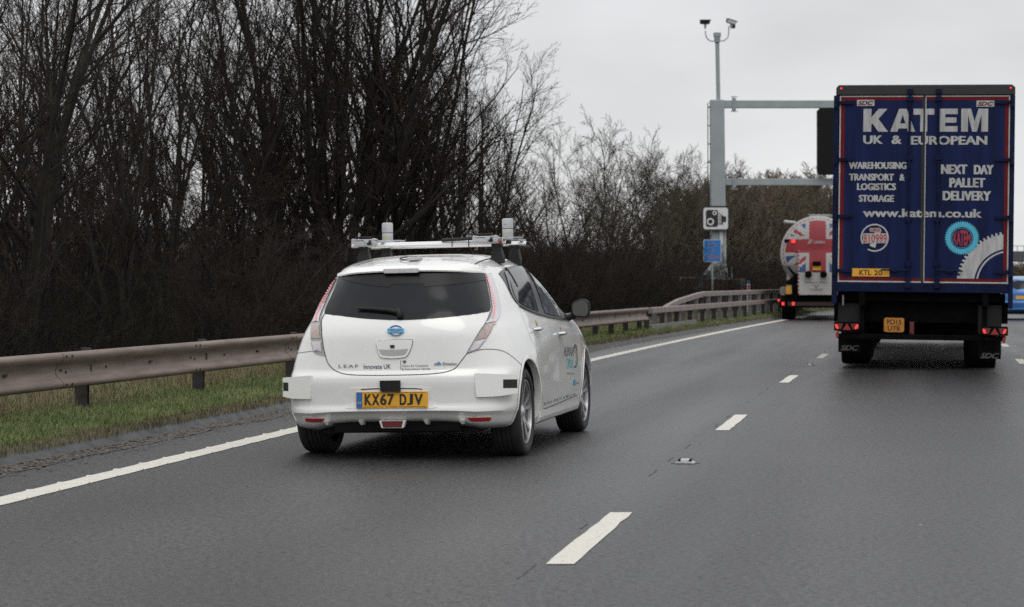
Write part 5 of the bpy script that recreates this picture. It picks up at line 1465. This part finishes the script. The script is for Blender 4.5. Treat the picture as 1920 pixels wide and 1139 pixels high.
b = MB(); b.box(-1.2, 1.2, 10.3, 12.4, .9, 3.2); b.build('cab', flagm[0], ta, bevel=.12)
b = MB()
for s in (-1, 1):
    for v in (8.9, 11.6): b.lathe([(0, -.16), (.5, -.16), (.51, .16), (0, .16)], 'x', (s * 1.05, v, .51), 32)
b.build('cab_wheels', M['grimy_rubber'], ta)
# ------------------------------------------------------------------ trees
def tubes_np(segs, sides=3):
    """segs (n,8): p0, p1, r0, r1 -> prisms"""
    s = np.array(segs, dtype=np.float64); n = len(s)
    p0, p1, r0, r1 = s[:, :3], s[:, 3:6], s[:, 6], s[:, 7]
    d = p1 - p0; d /= np.linalg.norm(d, axis=1, keepdims=True) + 1e-9
    a = np.cross(d, np.where(np.abs(d[:, 2:3]) > .9, [[1., 0, 0]], [[0, 0, 1.]])); a /= np.linalg.norm(a, axis=1, keepdims=True) + 1e-9
    b = np.cross(d, a); V = np.empty((n, 2, sides, 3))
    for k in range(sides):
        t = 2 * math.pi * k / sides; o = a * math.cos(t) + b * math.sin(t)
        V[:, 0, k] = p0 + o * r0[:, None]; V[:, 1, k] = p1 + o * r1[:, None]
    base = np.arange(n)[:, None] * (2 * sides); F_ = []
    for k in range(sides):
        k2 = (k + 1) % sides; F_.append(np.concatenate([base + k, base + k2, base + sides + k2, base + sides + k], 1))
    return V.reshape(-1, 3), np.concatenate(F_, 0)

def norm3(x, y, z):
    l = math.sqrt(x * x + y * y + z * z) or 1; return x / l, y / l, z / l
def gen_tree(seed, H=9., stems=3, spread=.35, kids=(15, 10, 7), ang=(.75, .65, .7), ratio=(.42, .45, .45), r0=.13, up=.06, twig=.0045, wob=.10, low=.12):
    rnd = random.Random(seed); g = rnd.gauss; big = []; fine = []
    def grow(p, d, L_, r, lvl):
        n = (9, 6, 4, 3)[lvl]; pts = [p]; dirs = [d]; st = L_ / n
        x, y, z = p; dx, dy, dz = d
        w_ = wob * (1, 1.2, 1.5, 1.8)[lvl]
        for i in range(n):
            dx, dy, dz = norm3(dx + g(0, w_), dy + g(0, w_), dz + g(0, w_) + up * (1 if lvl else .6))
            q = (x + dx * st, y + dy * st, z + dz * st)
            ra = r * (1 - .80 * i / n); rb = r * (1 - .80 * (i + 1) / n)
            (big if lvl <= 1 else fine).append((x, y, z, *q, max(ra, twig), max(rb, twig * .8)))
            x, y, z = q; pts.append(q); dirs.append((dx, dy, dz))
        if lvl < 3:
            K = kids[lvl]; K = max(2, int(K * (1 if lvl == 0 else min(1.3, .35 + L_ / (1.6 if lvl == 1 else .8)))))
            for k in range(K):
                lo = low if lvl == 0 else .15
                f = lo + (1 - lo) * ((k + rnd.random()) / K); i = min(n - 1, int(f * n)); t = f * n - i
                a, b_ = pts[i], pts[i + 1]; q = tuple(a[j] + (b_[j] - a[j]) * t for j in range(3)); dd = dirs[i + 1]
                # random perpendicular
                ax = rnd.gauss(0, 1), rnd.gauss(0, 1), rnd.gauss(0, 1)
                dt = sum(ax[j] * dd[j] for j in range(3)); px = norm3(*[ax[j] - dt * dd[j] for j in range(3)])
                an = ang[lvl] * rnd.uniform(.7, 1.25); c, s_ = math.cos(an), math.sin(an)
                nd = norm3(*[dd[j] * c + px[j] * s_ for j in range(3)])
                L2 = L_ * ratio[lvl] * rnd.uniform(.6, 1.25) * (1.15 - .6 * f)
                rr_ = r * (1 - .8 * f) * rnd.uniform(.45, .7)
                grow(q, nd, L2, max(rr_, twig), lvl + 1)
    for s in range(stems):
        a = 2 * math.pi * (s + rnd.random() * .6) / stems; t = spread * rnd.uniform(.4, 1.1) if stems > 1 else spread * .15
        d = (math.cos(a) * math.sin(t), math.sin(a) * math.sin(t), math.cos(t))
        grow((math.cos(a) * .12, math.sin(a) * .12, -.15), d, H * rnd.uniform(.82, 1.0), r0 * rnd.uniform(.7, 1.), 0)
    return big, fine
bark_dark = mat('bark_dark', (.014, .0132, .011), .9, col2=(.028, .026, .020), vscale=5, spec=.2)
bark_green = mat('bark_green', (.034, .034, .024), .9, col2=(.055, .052, .036), vscale=4, spec=.2)
twig_dark = mat('twig_dark', (.021, .0165, .0145), .9, col2=(.050, .036, .030), vscale=1.4, spec=.1)
twig_brown_hazed = mat('twig_brown_hazed', (.105, .084, .066), .9, col2=(.15, .125, .090), vscale=.9, spec=.1)  # brown lightened so the colour stands in for haze over the far belt
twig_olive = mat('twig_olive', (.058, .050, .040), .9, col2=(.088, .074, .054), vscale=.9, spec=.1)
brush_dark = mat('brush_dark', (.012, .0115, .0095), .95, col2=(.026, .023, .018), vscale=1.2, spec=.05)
protos = {}
def proto(key, tm, bm_, **k):
    big, fine = gen_tree(**k)
    v, f = tubes_np(big, 6); m1 = mesh_np(key + '_trunk', v, f, [bm_], smooth=True)
    v, f = tubes_np(fine, 3); m2 = mesh_np(key + '_crown', v, f, [tm], smooth=True)
    protos[key] = (m1, m2)
# broad many-stemmed trees (alder/maple like)
for i in range(3): proto('broad%d' % i, twig_dark, bark_dark, seed=11 + i, H=9.5, stems=6, spread=.27, kids=(16, 8, 5), ang=(.66, .58, .65), ratio=(.335, .44, .45), wob=.06, up=.045, r0=.10, twig=.0046, low=.14)
# upright tall
for i in range(3): proto('tall%d' % i, twig_dark, bark_dark, seed=31 + i, H=10.5, stems=4, spread=.15, kids=(17, 8, 5), ang=(.50, .55, .65), ratio=(.30, .44, .45), wob=.06, up=.04, r0=.075, twig=.0048, low=.08)
# twiggy shrubby tree
for i in range(3): proto('shrub%d' % i, twig_dark, bark_dark, seed=51 + i, H=5.2, stems=8, spread=.75, kids=(11, 8, 5), ang=(.7, .7, .8), ratio=(.42, .5, .5), r0=.05, twig=.0052, low=.05, wob=.13)
# far pale trees
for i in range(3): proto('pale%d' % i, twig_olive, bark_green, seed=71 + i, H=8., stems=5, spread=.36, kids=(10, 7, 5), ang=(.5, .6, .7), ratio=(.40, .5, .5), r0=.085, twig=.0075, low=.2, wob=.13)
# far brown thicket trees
for i in range(3): proto('brown%d' % i, twig_brown_hazed, bark_dark, seed=91 + i, H=7.5, stems=6, spread=.42, kids=(12, 8, 5), ang=(.5, .55, .6), ratio=(.45, .5, .5), r0=.07, twig=.014, low=.05, wob=.10)

def plant(key, x, y, s, rot, label, group=None, z=.1, cat='tree', name='bare_tree', sx_=1., tilt=(0, 0)):
    t = thing(name, label, cat, (x, y, z), (tilt[0], tilt[1], rot), group); t.scale = (s * sx_, s * sx_, s)
    link('trunk', protos[key][0], t); link('crown', protos[key][1], t); return t
def pxat(px, y): return (px - 960) * y / F
rnd = random.Random(77)
# the big group, placed by where their trunks stand
plant('broad0', pxat(640, 46), 46, 1.18, .3, 'tall bare tree with straight stems fanning out, behind the roof of the white car', tilt=(0, 0))
plant('broad1', pxat(748, 50), 50, 1.05, 2.2, 'tall bare tree with branches reaching out right over open sky, rightmost of the big trees', tilt=(0, 0))
plant('broad2', pxat(560, 52), 52, 1.2, 4.0, 'tall bare tree just left of the fanning one, above the left side of the car')
plant('tall0', pxat(690, 54), 54, 1.1, 1.0, 'slim tall bare tree standing between the two widest bare trees')
plant('broad0', pxat(835, 58), 58, .88, 3.5, 'bare spreading tree with sloping branches, right behind the roof rack')
plant('broad2', pxat(900, 64), 64, .78, 1.3, 'lower bare tree at the right foot of the big dark group')
plant('broad1', pxat(20, 26), 26, .8, 5.2, 'nearest bare tree, with a thick dark limb at the left edge of the photo')
G = 'trees massed behind the near steel barrier'
lab_front = 'dark bare roadside tree in the dense row right behind the near steel barrier'
lab_back = 'dark bare tree deeper inside the wood behind the front row'
for k, px in enumerate((-60, 60, 130, 230, 310, 400, 480, 550)):
    y = 33 + 9 * rnd.random() + max(0, px) * .022
    c = rx(edge(y) - 3.6, y)
    x = min(pxat(px, y), c)
    plant(rnd.choice(['tall0', 'tall1', 'tall2', 'tall1', 'broad2']), x, y, rnd.uniform(.68, .9), rnd.random() * 6.28, lab_front, G)
for k in range(8):
    px = -120 + k * 140 + rnd.uniform(-15, 15); y = 44 + 30 * rnd.random()
    lim = rx(edge(y) - 6, y); x = min(pxat(px, y), lim)
    s = rnd.uniform(.75, 1.0) * (1 if px < 700 else .72)
    plant(rnd.choice(['tall0', 'tall1', 'tall2', 'broad0', 'broad2']), x, y, s, rnd.random() * 6.28, lab_back, 'trees deeper in the wood')
for k in range(3):
    px = -50 + k * 300 + rnd.uniform(-15, 15); y = 70 + 40 * rnd.random()
    x = min(pxat(px, y), rx(edge(y) - 8, y)); s = rnd.uniform(.9, 1.15) * (1 if px < 650 else .75)
    plant(rnd.choice(['tall0', 'tall1', 'tall2', 'shrub0']), x, y, s, rnd.random() * 6.28, lab_back, 'trees deeper in the wood', sx_=1.25)
# undershrubs along the edge of the wood
for k in range(30):
    y = 23 + k * 3.1 + rnd.random(); c = rx(edge(y) - rnd.uniform(2.6, 4.6), y)
    plant(rnd.choice(['shrub0', 'shrub1', 'shrub2']), c, y, rnd.uniform(.32, .55), rnd.random() * 6.28, 'low dark leafless shrub at the foot of the roadside trees', 'shrubs under the trees', name='bare_shrub', cat='shrub')
# middle distance
mid = [('pale0', 1075, 92, .98, 'pale thin bare tree standing clear against the sky right of the big dark trees'),
       ('pale1', 1130, 98, .94, 'second thin bare tree against the sky, with forked crown, left of the gantry'),
       ('pale2', 1240, 105, .96, 'olive-brown bare tree with dense forked top just left of the gantry leg'),
       ('pale0', 1195, 112, .76, 'smaller olive bare tree between the two forked ones left of the gantry'),
       ('pale1', 1290, 112, .96, 'olive bare tree half behind the speed camera sign'),
       ('pale2', 1030, 86, .78, 'thin bare tree against the sky, nearest to the big dark trees'),
       ('pale1', 1165, 104, .76, 'small forked bare tree in the dip of the treeline left of the gantry'),
       ('pale0', 1215, 99, .82, 'bare tree with upright limbs, directly left of the widest olive tree'),
       ('pale2', 1318, 118, .92, 'bare tree showing between the gantry leg and the mast'),
       ('shrub0', 1010, 80, .95, 'dark twiggy tree filling the gap above the door mirror of the white car'),
       ('shrub1', 1060, 84, .74, 'dark reddish thicket tree below the thin pale trees'),
       ('shrub2', 1120, 88, .72, 'low dark thicket tree left of the gantry plinth')]
for key, px, y, s, lb in mid: plant(key, min(pxat(px, y), rx(edge(y) - 3, y)), y, s, rnd.random() * 6.28, lb)
for k in range(24):
    px = 985 + k * 14 + rnd.uniform(-8, 8); y = (84 if px < 1240 else 102) + 40 * rnd.random(); x = min(pxat(px, y), rx(edge(y) - 4, y))
    plant(rnd.choice(['shrub0', 'shrub1', 'shrub2']), x, y, rnd.uniform(.46, .62) * (.95 if y < 105 else 1.0), rnd.random() * 6.28, 'brownish bare thicket tree between the big dark trees and the gantry', 'thicket left of the gantry')
for k in range(54):
    y = 105 + 115 * rnd.random(); px = 1300 + 290 * rnd.random()
    x = min(pxat(px, y), rx(edge(y) - 4, y)); s = (178 / F * y + 1.28) / 7.5 * rnd.uniform(.78, 1.0)
    plant(rnd.choice(['brown0', 'brown1', 'brown2']), x, y, s, rnd.random() * 6.28, 'brown leafless tree in the dense belt behind the gantry and tanker', 'brown tree belt behind the gantry', sx_=1.3)
for k in range(10):
    y = 430 + 60 * rnd.random(); x = pxat(1880 + k * 9, y)
    plant(rnd.choice(['brown0', 'brown1']), x, y, rnd.uniform(.5, .7), rnd.random() * 6.28, 'distant tree seen under the road bridge', 'trees beyond the bridge', sx_=3.5)

# ------------------------------------------------------------------ brush in the wood (uncountable)
def brush(name, n, seed, yr, cr_, hr, m, rad=.006, lean=.5, segs=4):
    g = np.random.default_rng(seed)
    y = yr[0] + (yr[1] - yr[0]) * g.random(n) ** 1.0
    c = cr_[0] + (cr_[1] - cr_[0]) * g.random(n)
    e = -6.22 + .0168 * (np.clip(y, 43, 90) - 43)
    x = e + c + .1665 * y + .000343 * y * y
    px = 960 + F * x / y; keep = ~((px > 1280) & (px < 1405) & (y < 96)); x, y = x[keep], y[keep]; n = len(x)
    p = np.stack([x, y, np.full(n, .10)], 1); a = g.random(n) * 2 * math.pi; l = lean * (.3 + g.random(n))
    d = np.stack([np.cos(a) * l, np.sin(a) * l, np.ones(n)], 1); h = hr[0] + (hr[1] - hr[0]) * g.random(n) ** 1.5
    out_ = []; r = rad * (.6 + .8 * g.random(n))
    for k in range(segs):
        d2 = d / np.linalg.norm(d, axis=1, keepdims=True); q = p + d2 * (h / segs)[:, None]
        out_.append(np.concatenate([p, q, (r * (1 - .2 * k))[:, None], (r * (1 - .2 * (k + 1)))[:, None]], 1)); p = q
        d = d + g.normal(0, .35, (n, 3)); d[:, 2] -= .18 * k
    v, f = tubes_np(np.concatenate(out_, 0), 3)
    o = link(name, mesh_np(name, v, f, [m], smooth=True)); tag(o, kind='stuff'); return o
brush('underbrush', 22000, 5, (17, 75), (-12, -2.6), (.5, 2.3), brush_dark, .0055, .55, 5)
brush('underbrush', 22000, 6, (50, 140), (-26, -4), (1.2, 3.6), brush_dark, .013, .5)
brush('underbrush', 16000, 7, (90, 230), (-34, -4.5), (1.5, 4.6), twig_brown_hazed, .020, .4)
# rising ground far inside the wood
hv = []; hy = list(range(60, 460, 20))
for y in hy:
    for c, z in ((-26, .1), (-34, 2.2 + .3 * math.sin(y * .07)), (-44, 4.2 + .5 * math.sin(y * .05 + 1)), (-70, 5.2), (-130, 5.5), (-300, 5.5)):
        hv.append((rx(edge(y) + c, y) if c > -100 else rx(edge(y), y) + c, y, z))
hf = np.array([(i * 6 + k, i * 6 + k + 1, (i + 1) * 6 + k + 1, (i + 1) * 6 + k) for i in range(len(hy) - 1) for k in range(5)])
tag(link('hillside', mesh_np('hillside', np.array(hv), hf, [M['forest_floor']], smooth=True)), kind='structure')

# ------------------------------------------------------------------ grass
def blades(name, n, seed, yr, cfun, hfun, m, wd=.004, zbase=.12, clump=0.):
    g = np.random.default_rng(seed)
    y = yr[0] * (yr[1] / yr[0]) ** g.random(n)
    e = -6.22 + .0168 * (np.clip(y, 43, 90) - 43)
    u = g.random(n); c = cfun(u, y, g); x = e + c + .1665 * y + .000343 * y * y
    z = np.interp(-c, [-.1, .06, .25, .9, 1.9], [.07, .085, .11, .14, .16])
    h = hfun(u, y, g); a = g.random(n) * 2 * math.pi; ln = g.normal(.0, .35, n); w_ = wd * (y / 18) ** .6
    dx, dy = np.cos(a) * w_, np.sin(a) * w_
    b0 = np.stack([x - dx, y - dy, z - .01], 1); b1 = np.stack([x + dx, y + dy, z - .01], 1)
    mx_ = x + ln * h * .4; my = y + g.normal(0, .25, n) * h
    m0 = np.stack([mx_ - dx * .7, my - dy * .7, z + h * .55], 1); m1 = np.stack([mx_ + dx * .7, my + dy * .7, z + h * .55], 1)
    tp = np.stack([x + ln * h * 1.1, my + g.normal(0, .3, n) * h, z + h * (.92 - .3 * np.abs(ln))], 1)
    V = np.stack([b0, b1, m1, m0, tp], 1).reshape(-1, 3); k = np.arange(n)[:, None] * 5
    # quads + triangle as degenerate-free lists
    me = bpy.data.meshes.new(name); me.vertices.add(len(V)); me.vertices.foreach_set('co', V.astype(np.float32).ravel())
    li = np.concatenate([k, k + 1, k + 2, k + 3, k + 3, k + 2, k + 4], 1).astype(np.int32)
    me.loops.add(n * 7); me.loops.foreach_set('vertex_index', li.ravel()); me.polygons.add(2 * n)
    ls = (np.arange(n)[:, None] * 7 + np.array([[0, 4]])).astype(np.int32); me.polygons.foreach_set('loop_start', ls.ravel()); me.update(calc_edges=True)
    me.materials.append(m); o = link(name, me); tag(o, kind='stuff'); return o
grass_m = mat('grass', (.095, .150, .042), .7, col2=(.21, .225, .085), vscale=2.6, detail=6)
grass_b = mat('grass_edge', (.10, .08, .045), .8, col2=(.17, .15, .075), vscale=5, detail=6)
dry_m = mat('dry_grass', (.15, .105, .062), .85, col2=(.27, .20, .125), vscale=3, detail=6)
def patchy(y, s): return .5 + .5 * np.sin(y * 1.7 + s) * np.sin(y * .63 + 2 * s)
blades('grass', 150000, 1, (11, 130), lambda u, y, g: -.05 - 1.15 * u, lambda u, y, g: (.035 + .06 * g.random(len(y))) * (1 + .3 * np.sin(y * 2.1)) * (y / 20) ** .15, grass_m, .0032)
blades('grass', 45000, 2, (11, 130), lambda u, y, g: .045 - .22 * u ** 1.5 + .02 * g.normal(0, 1, len(y)), lambda u, y, g: .025 + .045 * g.random(len(y)), grass_b, .0032)
blades('dry_grass', 26000, 3, (11, 75), lambda u, y, g: -.95 - 1.2 * u + .1 * np.sin(y), lambda u, y, g: (.06 + .34 * g.random(len(y)) ** 2) * (.15 + patchy(y, 1.3)), dry_m, .0026)
blades('grass', 14000, 4, (11, 60), lambda u, y, g: -1.0 - 1.4 * u, lambda u, y, g: .06 + .10 * g.random(len(y)), grass_m, .004)
# litter in the gutter
g = np.random.default_rng(12); n = 9000
y = 10 * (60 / 10) ** g.random(n); c = .12 + np.abs(.16 * g.normal(0, 1, n)); e = np.full(n, -6.22) + .0168 * (np.clip(y, 43, 90) - 43); x = e + c + .1665 * y + .000343 * y * y
sz_ = .004 + .012 * g.random(n) ** 3; V = []; zb_ = np.interp(c, [.03, .115, .3, 2], [.085, .012, .006, .004])
a = g.random(n) * 6.28
for k in range(4):
    V.append(np.stack([x + sz_ * np.cos(a + k * 1.57) * (1 + .5 * g.random(n)), y + 1.8 * sz_ * np.sin(a + k * 1.57), zb_ + .004 + .006 * g.random(n)], 1))
V = np.stack(V, 1).reshape(-1, 3); f = np.arange(n)[:, None] * 4 + np.array([[0, 1, 2, 3]])
litter = mat('litter', (.05, .035, .02), .8, col2=(.16, .12, .09), vscale=40)
tag(link('leaf_litter', mesh_np('leaf_litter', V, f, [litter])), kind='stuff')
